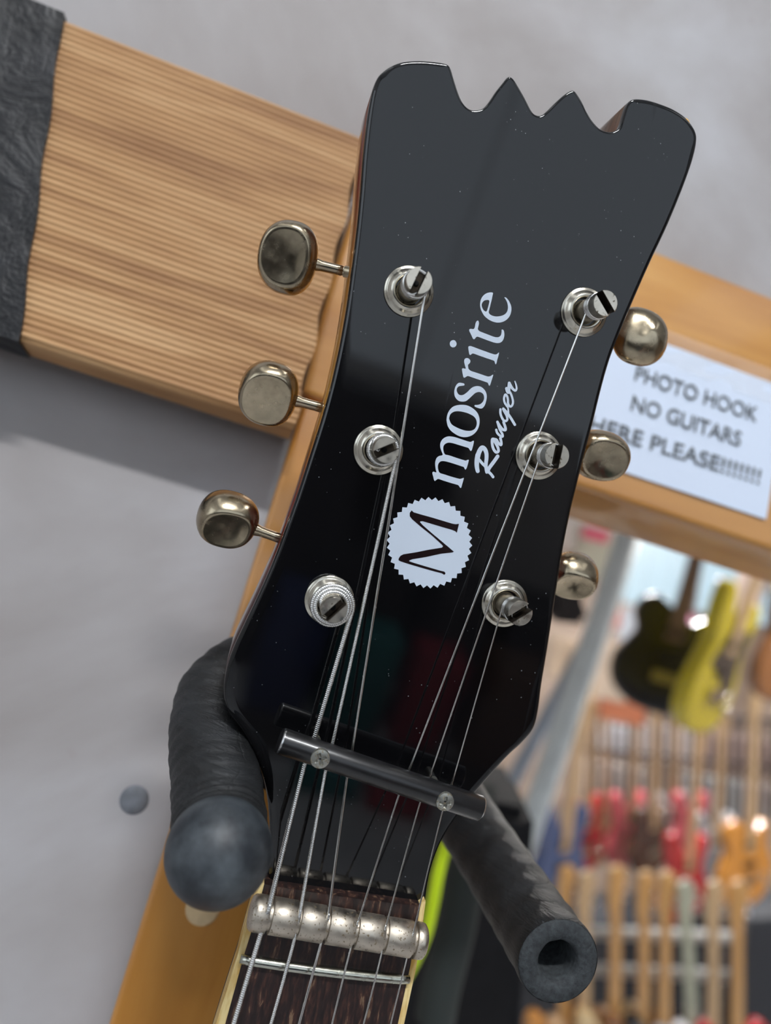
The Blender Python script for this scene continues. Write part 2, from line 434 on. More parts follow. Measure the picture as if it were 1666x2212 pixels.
# paper sign
def basis_sign():
    a = onY(1345, 1019, YP); b_ = onY(1654, 1122, YP); x = (b_-a).normalized(); return x
xs_ = basis_sign(); ys_ = Vector((0, 1, 0)).cross(xs_)*-1
if ys_.z < 0: ys_ = -ys_
orig = onY(1345, 1019, YP-0.0006)
SG = Matrix((xs_, ys_, xs_.cross(ys_))).transposed().to_4x4(); SG.translation = orig
SI = SG.inverted()
def S2(px, py): p = SI @ onY(px, py, YP-0.0006); return p
tl = S2(1437, 743); rb_ = S2(1654, 1122)
hS = tl.y; xl_s = S2(1262, 985).x-0.002; xr_s = rb_.x
sg = empty('paper_sign', SG); tag(sg, 'white paper sign with three lines of printed capitals on the timber beam', 'sign')
bm = bmesh.new(); nx = 14
g0 = []; g1 = []
for k in range(nx+1):
    x = xl_s+(xr_s-xl_s)*k/nx; col = []
    for j in range(9):
        y = hS*j/8; col.append(bm.verts.new((x, y, 0.0002+0.0004*math.sin(k*0.9+j)*0.3+0.00015)))
    g0.append(col)
for a, b_ in zip(g0, g0[1:]):
    for j in range(8): bm.faces.new((a[j], b_[j], b_[j+1], a[j+1]))
ob = bm.faces[:]; r_ = bmesh.ops.extrude_face_region(bm, geom=ob)
for g in r_['geom']:
    if isinstance(g, bmesh.types.BMVert): g.co.z -= 0.00025
link('sheet', bm, M['paper'], sg, smooth=False)
def text_mesh(s):
    cu = bpy.data.curves.new('t', 'FONT'); cu.body = s; cu.offset = 0.012; cu.space_character = 1.0
    ot = bpy.data.objects.new('t', cu); C.objects.link(ot)
    bpy.context.view_layer.update()
    me = bpy.data.meshes.new_from_object(ot); bpy.data.objects.remove(ot); return me
def put_text(s, pxl, pxr, hgt=None):
    a = S2(*pxl); b_ = S2(*pxr); me = text_mesh(s)
    xsv = [v_.co.x for v_ in me.vertices]; ysv = [v_.co.y for v_ in me.vertices if True]
    w0 = max(xsv)-min(xsv); sc_ = (b_.x-a.x)/w0; mx = min(xsv)
    capy = max(ysv)
    dy = (b_.y-a.y)/(b_.x-a.x)
    hs = hgt/capy if hgt else sc_
    for v_ in me.vertices:
        x = (v_.co.x-mx)*sc_; v_.co = Vector((a.x+x, a.y+dy*x+v_.co.y*hs, 0.0008))
    link('sign_lettering', me, M['text'], sg)
hcap = (S2(1500, 850)-S2(1500, 883)).length*1.0
put_text('PHOTO HOOK', (1368, 822), (1632, 913), hcap)
put_text('NO GUITARS', (1360, 886), (1596, 966), hcap)
put_text('HERE PLEASE!!!!!!!', (1270, 930), (1638, 1047), hcap)

m, t, b = nt('clear_film'); b.inputs['Base Color'].default_value = (1, 0.97, 0.93, 1); b.inputs['Roughness'].default_value = 0.10
b.inputs['Alpha'].default_value = 0.16; b.inputs['Specular IOR Level'].default_value = 0.5; b.inputs['Coat Weight'].default_value = 1.0; b.inputs['Coat Roughness'].default_value = 0.06
bump(t, b, noise(t, coords(t), 60, 4, 0.6, 0.5), 0.6, 0.004); M['film'] = m
TT = empty('clear_tape', onY(1500, 720, YP)); TI = TT.matrix_world.inverted()
tag(TT, 'wrinkled strip of clear tape along the timber beam above the paper sign', 'tape')
bm = bmesh.new(); g0 = []
for k in range(61):
    s_ = k/60; px = 1180+(1800-1180)*s_; row = []
    for j in range(9):
        p = TI @ onY(px, 640+(px-1180)*0.335+j*9.5-26*(1-s_), YP-0.0011)
        p.y -= 0.0006*math.sin(k*0.55+j*0.8)*math.sin(j*0.5) + (0.0012 if j == 1 else 0)
        row.append(bm.verts.new(p))
    g0.append(row)
for a, b_ in zip(g0, g0[1:]):
    for j in range(8): f = bm.faces.new((a[j], b_[j], b_[j+1], a[j+1])); f.smooth = True
link('film', bm, M['film'], TT)

# ------------------------------------------------------------------ THE GUITAR
G = empty('electric_guitar', GM)
tag(G, 'black-faced electric guitar headstock with jagged crown top hanging in a padded hanger', 'guitar')

left = [(577,1935),(580,1900),(583,1830),(580,1750),(570,1685),(550,1628),(524,1580),(498,1545),(486,1518),(483,1492),(485,1465),(493,1430),(506,1395),(526,1352),(551,1300),(576,1245),(599,1190),(621,1130),(645,1062),(665,1000),(684,940),(702,880),(720,810),(736,735),(749,660),(760,580),(770,500),(778,420),(784,340),(792,265)]
top = [(800,215),(806,190),(816,167),(828,154),(847,142),(871,134),(900,131.6),(929,133),(953,136),(966,141),(973,149),(979,168),(986,191),(994,213),(1003,228),(1014,237),(1027,239),(1042,235),(1056,220),(1070,199),(1085,180),(1094,169),(1100.5,167),(1109,173),(1121,192),(1133,213),(1147,240),(1156,249),(1168,250),(1181,240),(1198,223),(1217,206),(1231,197.5),(1239,197.5),(1246,205),(1257,223),(1267,244),(1279,263),(1293,278),(1305,284),(1318,285.5),(1332,280),(1340,268),(1346,249),(1353,228),(1361,217.5),(1375,214),(1399,217),(1428,226),(1454,237),(1478,253),(1495,273),(1503,290),(1504,307)]
right = [(1500,333),(1488,372),(1466,430),(1440,492),(1408,560),(1376,632),(1345,705),(1318,775),(1298,845),(1281,915),(1262,985),(1246,1052),(1234,1100),(1217,1185),(1202,1277),(1184,1396),(1171,1474),(1163,1535),(1152,1574),(1128,1604),(1100,1630),(1070,1662),(1040,1696),(1008,1735),(975,1780),(950,1825),(932,1875),(922,1925),(916,1990)]
ol = left+top+right
wins = []
for i, p in enumerate(ol):
    if i < len(left): wv = 2.6
    elif i < len(left)+len(top):
        k = i-len(left); wv = 2.2 if k < 4 else (1.3 if k < 9 else 0.75)
        if k > len(top)-9: wv = 1.2
    else: wv = 1.9
    wins.append(wv*mm)
P3 = [L(px, py, -0.0008) for px, py in ol]
pts = catmull([Vector((p.x, p.y, w_)) for p, w_ in zip(P3, wins)], 5)
outl = [Vector((p.x, p.y)) for p in pts]; wl = [p.z for p in pts]
nO = len(outl)
def inset(k, amt):
    a = outl[(k-1) % nO]; b_ = outl[k]; c_ = outl[(k+1) % nO]
    if k == 0: d = (outl[1]-outl[0])
    elif k == nO-1: d = outl[-1]-outl[-2]
    else: d = (b_-a).normalized()+(c_-b_).normalized()
    d.normalize(); n_ = Vector((d.y, -d.x))       # outline runs clockwise seen from the front
    return b_+n_*amt
def ring_at(bm, frac, z):
    return [bm.verts.new((*inset(k, wl[k]*frac), z)) for k in range(nO)]
T_HEAD = 0.019
# body (stained wood)
bm = bmesh.new()
r0 = ring_at(bm, 0, -0.0018); r1 = ring_at(bm, 0, -T_HEAD+0.002); r2 = ring_at(bm, 0.3, -T_HEAD+0.0006); r3 = ring_at(bm, 0.7, -T_HEAD)
for a, b_ in ((r0, r1), (r1, r2), (r2, r3)):
    for k in range(nO): f = bm.faces.new((a[k], a[(k+1) % nO], b_[(k+1) % nO], b_[k])); f.smooth = True
tri = geometry.tessellate_polygon([[v_.co for v_ in r3]])
for tr in tri: bm.faces.new([r3[i] for i in tr])
tri = geometry.tessellate_polygon([[v_.co for v_ in r0]])
for tr in tri: bm.faces.new([r0[i] for i in tr])
HB = link('headstock', bm, M['side'], G); 
bm = bmesh.new()
r0 = ring_at(bm, 0, -0.0018); rings_ = [r0]
for fr, z in ((0, -0.0012), (0.05, -0.0008), (0.16, -0.00045), (0.36, -0.00018), (0.65, -0.00004), (1.0, 0.0), (1.12, 0.0)):
    rings_.append(ring_at(bm, fr, z))
for a, b_ in zip(rings_, rings_[1:]):
    for k in range(nO): f = bm.faces.new((a[k], a[(k+1) % nO], b_[(k+1) % nO], b_[k])); f.smooth = True
rl = rings_[-1]
for tr in geometry.tessellate_polygon([[v_.co for v_ in rl]]):
    f = bm.faces.new([rl[i] for i in tr]); f.smooth = False
HF = link('headstock_face', bm, M['lacquer'], HB, label='glossy black front of the headstock')

# chip on the top right corner
cp = L(1483, 266, -0.0016)
bm = bmesh.new(); add_lathe(bm, [(0, -0.0009), (0.0008, -0.0006), (0.0011, 0), (0.0008, 0.0006), (0, 0.0009)], 14, Matrix.Translation(cp) @ Matrix.Rotation(-0.8, 4, 'Z') @ Matrix.Diagonal((1.3, 0.6, 1.0, 1)))
link('paint_chip', bm, simple('bare_wood_chip', (0.75, 0.42, 0.10), 0.5), HB, label='orange bare-wood chip at the top right corner')

# decals -----------------------------------------------------------------
HD = 0.00005
def fr(o_, s_): return lambda pts_: [(o_[0]+x/s_, o_[1]+y/s_) for x, y in pts_]
A_ = fr((920, 900), 10.4125); B_ = fr((940, 760), 10.4125); C_ = fr((960, 610), 10.4125)
D_ = fr((1010, 810), 13.883); E_ = fr((1010, 920), 13.883); F_ = fr((820, 1065), 7.933)
def loc(pxs, h=HD): return [L(x, y, h) for x, y in pxs]
def smooth2(p, n=3): return catmull([Vector((q.x, q.y)) for q in p], n, closed=True)
letters = []
letters.append([A_([(205,1445),(185,1420),(165,1340),(148,1280),(155,1250),(175,1238),(215,1250),(240,1250),(225,1190),(212,1090),(215,1010),(245,930),(300,885),(380,860),(350,770),(325,680),(328,600),(360,530),(420,475),(500,445),(600,450),(700,475),(850,525),(960,560),(1010,568),(1050,550),(1070,542),(1083,550),(1075,610),(1040,740),(1020,770),(1005,768),(985,740),(960,705),(900,685),(750,640),(620,600),(520,585),(450,605),(405,650),(392,720),(405,790),(435,850),(520,870),(640,910),(760,950),(860,980),(900,988),(940,972),(965,970),(965,1000),(930,1130),(905,1180),(890,1190),(875,1170),(855,1135),(800,1115),(650,1065),(500,1020),(400,1000),(330,1010),(285,1060),(272,1130),(285,1210),(320,1268),(420,1300),(560,1345),(700,1385),(770,1400),(810,1390),(850,1378),(855,1395),(825,1500),(800,1590),(785,1605),(765,1590),(735,1545),(700,1530),(560,1490),(400,1440),(300,1405),(265,1405),(230,1430)])])
letters.append([B_([(600,1192),(480,1205),(390,1245),(320,1320),(275,1420),(260,1520)])+A_([(470,100),(495,210),(560,310),(660,390),(770,445),(880,462),(980,445),(1070,400),(1140,330),(1185,250),(1208,160),(1210,60)])+B_([(985,1440),(955,1375),(900,1310),(820,1250),(720,1205)]),
                B_([(500,1335),(420,1350),(350,1400),(322,1470)])+A_([(530,60),(575,165),(660,225),(780,280),(900,315),(1010,318),(1090,285),(1135,220),(1148,140),(1130,60)])+B_([(880,1460),(820,1420),(720,1375),(600,1345)])])
letters.append([B_([(665,735),(650,712),(600,700),(560,695),(520,705),(470,760),(440,840),(432,920),(445,1000),(490,1070),(550,1110),(630,1120),(700,1105),(770,1050),(850,975),(910,925),(980,903),(1040,915),(1085,955),(1103,1010),(1100,1070),(1070,1130),(1020,1175),(950,1195),(900,1195),(887,1210),(900,1235),(960,1260),(1020,1275),(1070,1265),(1120,1200),(1150,1110),(1165,1010),(1150,920),(1100,840),(1030,785),(950,770),(870,785),(800,830),(730,900),(650,960),(590,975),(535,960),(500,910),(487,860),(500,810),(540,775),(600,765),(650,758)])])
letters.append([B_([(655,210),(670,160),(710,142),(755,150),(790,185),(795,220),(780,255),(745,290),(745,340),(760,390),(810,430),(900,460),(1050,510),(1150,545),(1210,555),(1260,540),(1295,515),(1308,525),(1280,620),(1245,730),(1230,760),(1215,760),(1205,740),(1190,705),(1160,685),(1000,630),(850,580),(760,548),(720,548),(680,575),(655,582),(638,565),(620,490),(606,400),(615,375),(640,372),(690,378),(680,330),(665,270)])])
letters.append([C_([(540,1470),(550,1440),(590,1432),(650,1450),(780,1500),(920,1550),(1060,1600),(1140,1622),(1190,1610),(1220,1580),(1232,1600)])+B_([(1400,180),(1385,250),(1365,280),(1350,255),(1335,210),(1300,190),(1150,140),(980,80),(870,40),(830,45),(800,70),(775,60),(760,0)])])
letters.append([C_([(200+77*math.cos(a*PI/10), 1380+82*math.sin(a*PI/10)) for a in range(20)])])
letters.append([C_([(750,860),(770,870),(780,920),(765,1000),(755,1050),(790,1095),(870,1130),(1000,1180),(1120,1225),(1200,1235),(1250,1215),(1280,1170),(1290,1110),(1290,1070),(1310,1060),(1340,1090),(1352,1160),(1345,1230),(1320,1300),(1270,1350),(1200,1365),(1110,1350),(950,1295),(820,1245),(750,1222),(720,1230),(700,1255),(675,1278),(645,1265),(610,1190),(570,1110),(560,1075),(570,1050),(600,1045),(650,1050),(675,1035),(690,990),(700,930),(725,875)])])
letters.append([C_([(1095,235),(1085,300),(1065,400),(1040,500),(1015,600),(1000,670),(1020,710),(1070,745),(1150,765),(1240,762),(1330,735),(1400,680),(1430,600),(1430,520),(1410,440),(1380,380),(1355,345),(1365,332),(1400,350),(1450,410),(1490,490),(1510,570),(1505,660),(1470,760),(1400,840),(1310,890),(1210,905),(1100,885),(990,830),(900,750),(840,650),(810,560),(808,460),(830,370),(880,295),(950,245),(1030,225)]),
                C_([(965,395),(1000,400),(1015,430),(1000,500),(975,590),(955,645),(930,655),(890,630),(855,570),(842,510),(860,450),(900,410)])])
bm = bmesh.new()
for lt in letters: poly_mesh(bm, [smooth2(loc(lp)) for lp in lt], HD)
link('maker_lettering', bm, M['white'], HB)
STK = [0]
def stroke(bm, pxs, hw, scale, n=6, h=HD):
    """brush stroke with round joins; hw in zoom units, number or pair"""
    p = catmull([Vector((q.x, q.y)) for q in loc(pxs, h)], n)
    unit = 0.175/1600/scale
    ws = [hw]*len(p) if not isinstance(hw, tuple) else [hw[0]+(hw[1]-hw[0])*i/(len(p)-1) for i in range(len(p))]
    lr = []
    for i, q in enumerate(p):
        d = (p[min(i+1, len(p)-1)]-p[max(i-1, 0)]).normalized(); n_ = Vector((-d.y, d.x)); r = ws[i]*unit
        hz = h+STK[0]*6e-6+5e-6*i/len(p)
        lr.append((bm.verts.new((*(q+n_*r), hz)), bm.verts.new((*(q-n_*r), hz))))
    for a, b_ in zip(lr, lr[1:]): bm.faces.new((a[0], b_[0], b_[1], a[1]))
    for i in (0, len(p)-1):
        r = ws[i]*unit; STK[0] += 1; hz = h+STK[0]*6e-6+(1e-6 if i == 0 else 0)
        bm.faces.new([bm.verts.new((p[i].x+r*math.cos(k*PI/9), p[i].y+r*math.sin(k*PI/9), hz)) for k in range(18)])
    STK[0] += 1
bm = bmesh.new(); SE = 13.883
stroke(bm, E_([(310,1355),(283,1220),(285,1050),(315,880)]), (62, 84), SE)
stroke(bm, E_([(315,880),(370,740),(440,655),(520,700),(568,820),(572,980),(556,1120),(560,1260),(580,1385)]), (78, 52), SE)
stroke(bm, E_([(360,1020),(440,1120),(550,1235),(640,1380),(700,1440),(768,1530)]), 44, SE)
stroke(bm, E_([(905,912),(790,1075),(660,1250),(600,1370)]), 58, SE)
stroke(bm, E_([(800,400),(745,400),(738,500),(755,620),(800,730),(865,790),(925,760),(915,660),(860,545),(800,440)]), 44, SE)
stroke(bm, E_([(790,400),(870,420),(930,520),(1005,570),(1010,480),(985,370)]), 42, SE)
stroke(bm, E_([(860,120),(890,210),(970,290),(1050,320),(1040,240),(960,90),(900,-100)]), 38, SE)
stroke(bm, D_([(895,1410),(960,1520),(1050,1630),(1135,1650),(1130,1560),(1080,1420)]), 42, SE)
stroke(bm, D_([(985,1035),(985,1150),(1020,1260),(1080,1360),(1150,1380),(1190,1330),(1170,1220),(1110,1110),(1070,1030)]), 38, SE)
stroke(bm, D_([(1070,1015),(1170,1120),(1280,1270),(1360,1400),(1415,1490)]), 42, SE)
stroke(bm, D_([(1225,1130),(1210,1000),(1190,940)]), 26, SE)
stroke(bm, D_([(1190,950),(1110,830),(1090,700),(1130,590),(1180,640),(1205,740),(1210,850),(1255,940),(1320,930),(1358,830),(1340,700),(1290,560),(1230,480)]), 36, SE)
stroke(bm, D_([(1165,410),(1190,490),(1230,520),(1235,400),(1245,250)]), 50, SE)
stroke(bm, D_([(1245,250),(1300,350),(1360,430),(1430,470),(1465,410),(1450,300),(1415,200)]), (50, 22), SE)
link('script_lettering', bm, M['white'], HB)
bm = bmesh.new(); lp = []
NT = 38
for k in range(NT*2):
    a = PI*k/NT + 0.06; big = (k % 2 == 0)
    rx, ry = (735, 785) if big else (683, 732)
    lp.append((857+rx*math.cos(a), 852+ry*math.sin(a)))
bdg = [Vector((q.x, q.y)) for q in loc(F_(lp))]
poly_mesh(bm, [bdg], HD)
BD = link('round_badge', bm, M['white'], HB, label='white toothed round badge')
bm = bmesh.new()
Mp = [(550,298),(585,330),(700,365),(900,420),(1100,480),(1250,525),(1310,535),(1362,527),(1345,600),(1325,680),(1300,655),(1240,630),(1100,590),(900,530),(740,483),(700,485),(695,500),(740,550),(900,690),(1080,840),(1275,1005),(1250,1018),(1050,1040),(800,1095),(560,1135),(510,1155),(510,1170),(600,1200),(800,1260),(1060,1335),(1110,1345),(1130,1370),(1125,1392),(1105,1400),(1070,1375),(950,1345),(700,1275),(480,1210),(360,1170),(325,1150),(330,1120),(360,1075),(410,1050),(600,1020),(850,970),(1070,935),(1088,910),(1070,885),(900,730),(700,570),(560,450),(520,400),(518,340)]
poly_mesh(bm, [[Vector((q.x, q.y)) for q in loc(F_(Mp))]], HD+0.00004)
link('badge_letter', bm, M['ink'], HB)

# tuners -------------------------------------------------------------------
def lathe_obj(name, prof, mat, M4, parent, seg=48, extra=None):
    bm = bmesh.new(); add_lathe(bm, prof, seg, M4)
    if extra: extra(bm)
    return link(name, bm, mat, parent)
H_POST = 0.0118
def tuner_post(px, py, ang, tilt=0.0, R=0.00600):
    c = L(px, py, 0.0005); c.z = 0
    T = Matrix.Translation(c)
    bm = bmesh.new(); r = 0.00272
    add_lathe(bm, [(0.0030, 0.0001), (r, 0.0004), (r, 0.0052), (0.00262, 0.0056), (0.00262, 0.0080), (r*0.9, 0.0084)], 40, T)
    add_lathe(bm, [(r*0.9, 0.0084), (0, 0.0084)], 40, T, 1)
    # two prongs with a slot between them
    sw = 0.00088; Rr = 0.00300
    a0 = math.asin(sw/Rr)
    for sgn in (1, -1):
        arc = [Vector((Rr*math.cos(t_), Rr*math.sin(t_))) for t_ in [a0+(PI-2*a0)*k/16 for k in range(17)]]
        if sgn < 0: arc = [Vector((p.x, -p.y)) for p in arc]
        rot = Matrix.Rotation(ang, 2)
        lo_ = []; hi_ = []; hi2 = []
        cen = Vector((0, sgn*Rr*0.55))
        for p in arc:
            q = rot @ p; lo_.append(bm.verts.new((c.x+q.x, c.y+q.y, 0.0082)))
            hi_.append(bm.verts.new((c.x+q.x, c.y+q.y, H_POST-0.0002)))
            q2 = rot @ (p+(cen-p)*0.07); hi2.append(bm.verts.new((c.x+q2.x, c.y+q2.y, H_POST)))
        n_ = len(arc)
        for k in range(n_):
            j = (k+1) % n_
            fa = bm.faces.new((lo_[k], lo_[j], hi_[j], hi_[k])); bm.faces.new((hi_[k], hi_[j], hi2[j], hi2[k]))
            if k == n_-1: fa.material_index = 1
        bm.faces.new(hi2)
    # near-black disc paints the shade of the string hole in the slot
    po = link('tuning_post', bm, [M['post'], M['slotdark']], G); autosmooth(po, 40)
    bm = bmesh.new(); add_lathe(bm, [(0, 0.00845), (0.0007, 0.00846), (0.0007, 0.0082)], 16, T)
    link('string_hole_shade', bm, simple('hole_shade', (0.004, 0.004, 0.004), 0.9), po) if not bpy.data.materials.get('hole_shade') else link('string_hole_shade', bm, bpy.data.materials['hole_shade'], po)
    bm = bmesh.new()
    add_lathe(bm, [(R, -0.0003), (R, 0.00035), (R*0.97, 0.00055), (R*0.89, 0.0006), (R*0.86, 0.00075), (R*0.80, 0.00125), (R*0.72, 0.0017), (R*0.66, 0.0019), (R*0.60, 0.0018), (R*0.57, 0.0014), (R*0.56, 0.0008), (R*0.555, 0.0001)], 56, T)
    link('bushing', bm, M['nickel'], po)
    return c
posts = {}
for key, (px, py, ang) in {'LL': (712, 1297, 0.95), 'ML': (818, 972, 0.62), 'UL': (884, 629, 1.35), 'LR': (1091, 1304, 0.75), 'MR': (1165, 984, 1.6), 'UR': (1263, 674, -0.75)}.items():
    posts[key] = tuner_post(px, py, ang)

def tuner_key(px, py, side, roll, yaw=0.0, a=0.0072, b_=0.0083, th=0.0038, hgt=-0.0085, inner=None, crown=0.0):
    """oval metal button; shaft axis along local -U (side=-1) or +U"""
    c = L(px, py, hgt)
    # button frame: x = along shaft axis, y = across, z = face normal (rolled about the shaft)
    ax = Vector((side, 0.02, 0)).normalized()
    if inner is not None:
        ip = L(inner[0], inner[1], hgt); ax = (c-ip).normalized()
    zf = Vector((0, 0, 1)); zf = (zf-ax*zf.dot(ax)).normalized(); zf = Matrix.Rotation(roll, 3, ax) @ zf
    yf = zf.cross(ax)
    Ry = Matrix.Rotation(yaw, 3, yf); zf = Ry @ zf; axk = Ry @ ax
    Mx = Matrix((axk, yf, zf)).transposed().to_4x4(); Mx.translation = c
    bm = bmesh.new(); seg = 56; rings = []
    prof = [(0.0, 0.86+crown), (0.25, 0.86+crown*0.9), (0.5, 0.89+crown*0.55), (0.68, 0.95+crown*0.1), (0.76, 0.97), (0.81, 0.93), (0.88, 0.78), (0.95, 0.50), (0.99, 0.22), (1.0, 0.0)]
    if crown: prof = [(math.sin(PI/2*q/10), math.cos(PI/2*q/10)) for q in range(11)]
    full = prof+[(s_, -z_) for s_, z_ in prof[-2::-1]]
    for s_, z_ in full:
        if s_ == 0: rings.append([bm.verts.new(Mx @ Vector((0, 0, z_*th)))]); continue
        ring = []
        for k in range(seg):
            t_ = 2*PI*k/seg; ct, st = math.cos(t_), math.sin(t_)
            e = 2/2.35
            x = a*math.copysign(abs(ct)**e, ct); y = b_*math.copysign(abs(st)**e, st)
            x -= 0.0009*(1-abs(st))*(1 if ct < 0 else 0)*0      # kept symmetric
            wz = 1.0+0.10*ct
            ring.append(bm.verts.new(Mx @ Vector((x*s_, y*s_*(1-0.05*ct), z_*th*wz))))
        rings.append(ring)
    for r1_, r2_ in zip(rings, rings[1:]):
        for k in range(seg):
            j = (k+1) % seg
            if len(r1_) == 1: bm.faces.new((r1_[0], r2_[k], r2_[j]))
            elif len(r2_) == 1: bm.faces.new((r1_[k], r2_[0], r1_[j]))
            else: bm.faces.new((r1_[k], r2_[k], r2_[j], r1_[j]))
    for f in bm.faces: f.smooth = True
    ko = link('tuning_key', bm, M['key'], G)
    bm = bmesh.new(); s0 = c-ax*(a*0.93); Ms = frame_at(s0, -ax)
    Ls = 0.0145
    add_lathe(bm, [(0.0017, -0.0006), (0.0015, 0.0006), (0.00128, 0.0016), (0.00122, 0.0050), (0.00125, 0.0066), (0.00112, 0.0067), (0.00112, 0.0071), (0.0014, 0.0072), (0.0014, Ls)], 24, Ms)
    link('key_shaft', bm, M['key'], ko)
tuner_key(622, 557, -1, math.radians(-12), 0.22, a=0.0071, b_=0.0086, th=0.0046, inner=(760, 590))
tuner_key(580, 850, -1, math.radians(-27), 0.05, a=0.0071, b_=0.0080, th=0.0045, inner=(700, 882))
tuner_key(492, 1122, -1, math.radians(-34), -0.15, a=0.0074, b_=0.0070, th=0.0045, inner=(610, 1165))
tuner_key(1382, 728, 1, math.radians(-14), a=0.0075, b_=0.0078, th=0.0050, crown=0.28, inner=(1290, 700))
tuner_key(1298, 984, 1, math.radians(18), a=0.0075, b_=0.0066, th=0.0044, inner=(1200, 960))
tuner_key(1236, 1243, 1, math.radians(44), a=0.0068, b_=0.0062, th=0.0044, inner=(1150, 1225))

# string retainer bar ---------------------------------------------------------
HBAR = 0.0088
b0 = L(604, 1599, HBAR); b1 = L(1040, 1747, HBAR); axb = (b1-b0).normalized(); Lb = (b1-b0).length
RB = 0.00298
bm = bmesh.new(); Mb = frame_at(b0, axb)
add_lathe(bm, [(0, 0), (RB*0.8, 0), (RB*0.93, 0.0001), (RB, 0.0005), (RB, Lb-0.0005), (RB*0.93, Lb-0.0001), (RB*0.8, Lb), (0, Lb)], 48, Mb)
for v_ in bm.verts: v_.co.z = min(v_.co.z, HBAR+RB)
BAR = link('string_retainer_bar', bm, [M['blackbar'], M['barend']], G)
for p in BAR.data.polygons:
    if len(p.vertices) > 2 and abs(p.normal.dot(axb)) > 0.4: p.material_index = 1 if abs(p.normal.dot(axb)) < 0.96 else 0
autosmooth(BAR, 50)
def cross_screw(px, py, ztop, R, parent, rot):
    c = L(px, py, ztop); bm = bmesh.new(); nr_, ns = 22, 72; rings = []
    for i in range(nr_+1):
        r = R*i/nr_; ring = []
        for k in range(ns if i else 1):
            t_ = 2*PI*k/ns; x, y = r*math.cos(t_), r*math.sin(t_)
            xr, yr = x*math.cos(rot)+y*math.sin(rot), -x*math.sin(rot)+y*math.cos(rot)
            arm = min(max(abs(xr)-0.0003*1.0, 0)/1e-9, 1)
            d1 = max(abs(yr)-0.00030, abs(xr)-0.00135); d2 = max(abs(xr)-0.00030, abs(yr)-0.00135); d = min(d1, d2, math.hypot(xr, yr)-0.00052)
            dep = 0.0007*min(1, max(0, -d/0.00018+0.5))*(1-0.55*r/R)
            z = 0.00045*(1-(r/R)**2) - dep - (0.0003 if i == nr_ else 0)
            ring.append(bm.verts.new((c.x+x, c.y+y, ztop+z)))
        rings.append(ring)
    for zz, k_ in ((ztop-0.0010, 1.0), (ztop-0.0012, 0.45), (-0.001, 0.45)):
        rings.append([bm.verts.new((c.x+(v_.co.x-c.x)*k_, c.y+(v_.co.y-c.y)*k_, zz)) for v_ in rings[nr_]])
    for a, b2 in zip(rings, rings[1:]):
        for k in range(ns):
            j = (k+1) % ns
            if len(a) == 1: bm.faces.new((a[0], b2[k], b2[j]))
            else: bm.faces.new((a[k], b2[k], b2[j], a[j]))
    so = link('cross_head_screw', bm, M['screw'], parent); autosmooth(so, 40)
cross_screw(692, 1640, HBAR+RB+0.0002, 0.00228, BAR, 0.5)
cross_screw(962, 1733, HBAR+RB+0.0002, 0.00222, BAR, 0.1)

# fretboard, binding, neck ---------------------------------------------------------
S_ = math.tan(math.radians(11)); HFB = 0.0035
v_n = L(735, 1990, HFB).y
def LF(px, py, dh=0.0): return L(px, py, HFB+dh, S_, v_n)
def edge(pts_, dh=0.0): return [LF(x, y, dh) for x, y in pts_]
Lout = [(557,1905),(533,1990),(512,2070),(466,2215),(372,2520)]
Rout = [(920,1948),(912,2010),(899,2095),(873,2215),(815,2520)]
Lin = [(571,1910),(552,1985),(528,2062),(486,2215),(392,2520)]
Rin = [(908,1957),(898,2020),(886,2090),(859,2215),(800,2520)]
def slab(name, ea, eb, zt_off, zb_off, mat, parent, crown=0.0, nacross=1):
    bm = bmesh.new(); tops = []; bots = []
    for a, b2 in zip(ea, eb):
        rt_, rb2 = [], []
        for k in range(nacross+1):
            q = a.lerp(b2, k/nacross); cz = crown*(1-(2*k/nacross-1)**2)
            rt_.append(bm.verts.new((q.x, q.y, q.z+zt_off+cz))); rb2.append(bm.verts.new((q.x, q.y, q.z+zb_off)))
        tops.append(rt_); bots.append(rb2)
    for i in range(len(ea)-1):
        for k in range(nacross):
            bm.faces.new((tops[i][k], tops[i+1][k], tops[i+1][k+1], tops[i][k+1]))
            bm.faces.new((bots[i][k+1], bots[i+1][k+1], bots[i+1][k], bots[i][k]))
        bm.faces.new((tops[i][0], bots[i][0], bots[i+1][0], tops[i+1][0]))
        bm.faces.new((tops[i][-1], tops[i+1][-1], bots[i+1][-1], bots[i][-1]))
    for T_, B2 in ((tops[0], bots[0]), (tops[-1], bots[-1])):
        bm.faces.new(T_+B2[::-1])
    return link(name, bm, mat, parent)
FB = slab('fretboard', edge(Lin), edge(Rin), 0, -0.0045, M['rosewood'], G, 0.0007, 12); autosmooth(FB, 40)
slab('edge_binding', edge(Lout), edge(Lin), -0.0002, -0.0045, M['binding'], FB)
slab('edge_binding', edge(Rin), edge(Rout), -0.0002, -0.0045, M['binding'], FB)
# neck shaft: half-round below the fretboard, running under the nut into the headstock
bm = bmesh.new(); rgs = []
for a, b2 in zip(edge([(590,1860)]+Lout), edge([(920,1900)]+Rout)):
    cen = (a+b2)/2; hw_ = (b2-a).length/2; d = (b2-a).normalized(); ring = []
    for k in range(17):
        t_ = PI*k/16; dep = 0.0165*math.sin(t_)**0.8
        q = cen - d*hw_*math.cos(t_)*0.995; ring.append(bm.verts.new((q.x, q.y, q.z-0.0046-dep)))
    rgs.append(ring)
for a, b2 in zip(rgs, rgs[1:]):
    for k in range(16): f = bm.faces.new((a[k], a[k+1], b2[k+1], b2[k])); f.smooth = True
    f = bm.faces.new((a[16], a[0], b2[0], b2[16]))
bm.faces.new(rgs[0]); bm.faces.new(rgs[-1])
link('neck', bm, M['lacquer'], G)
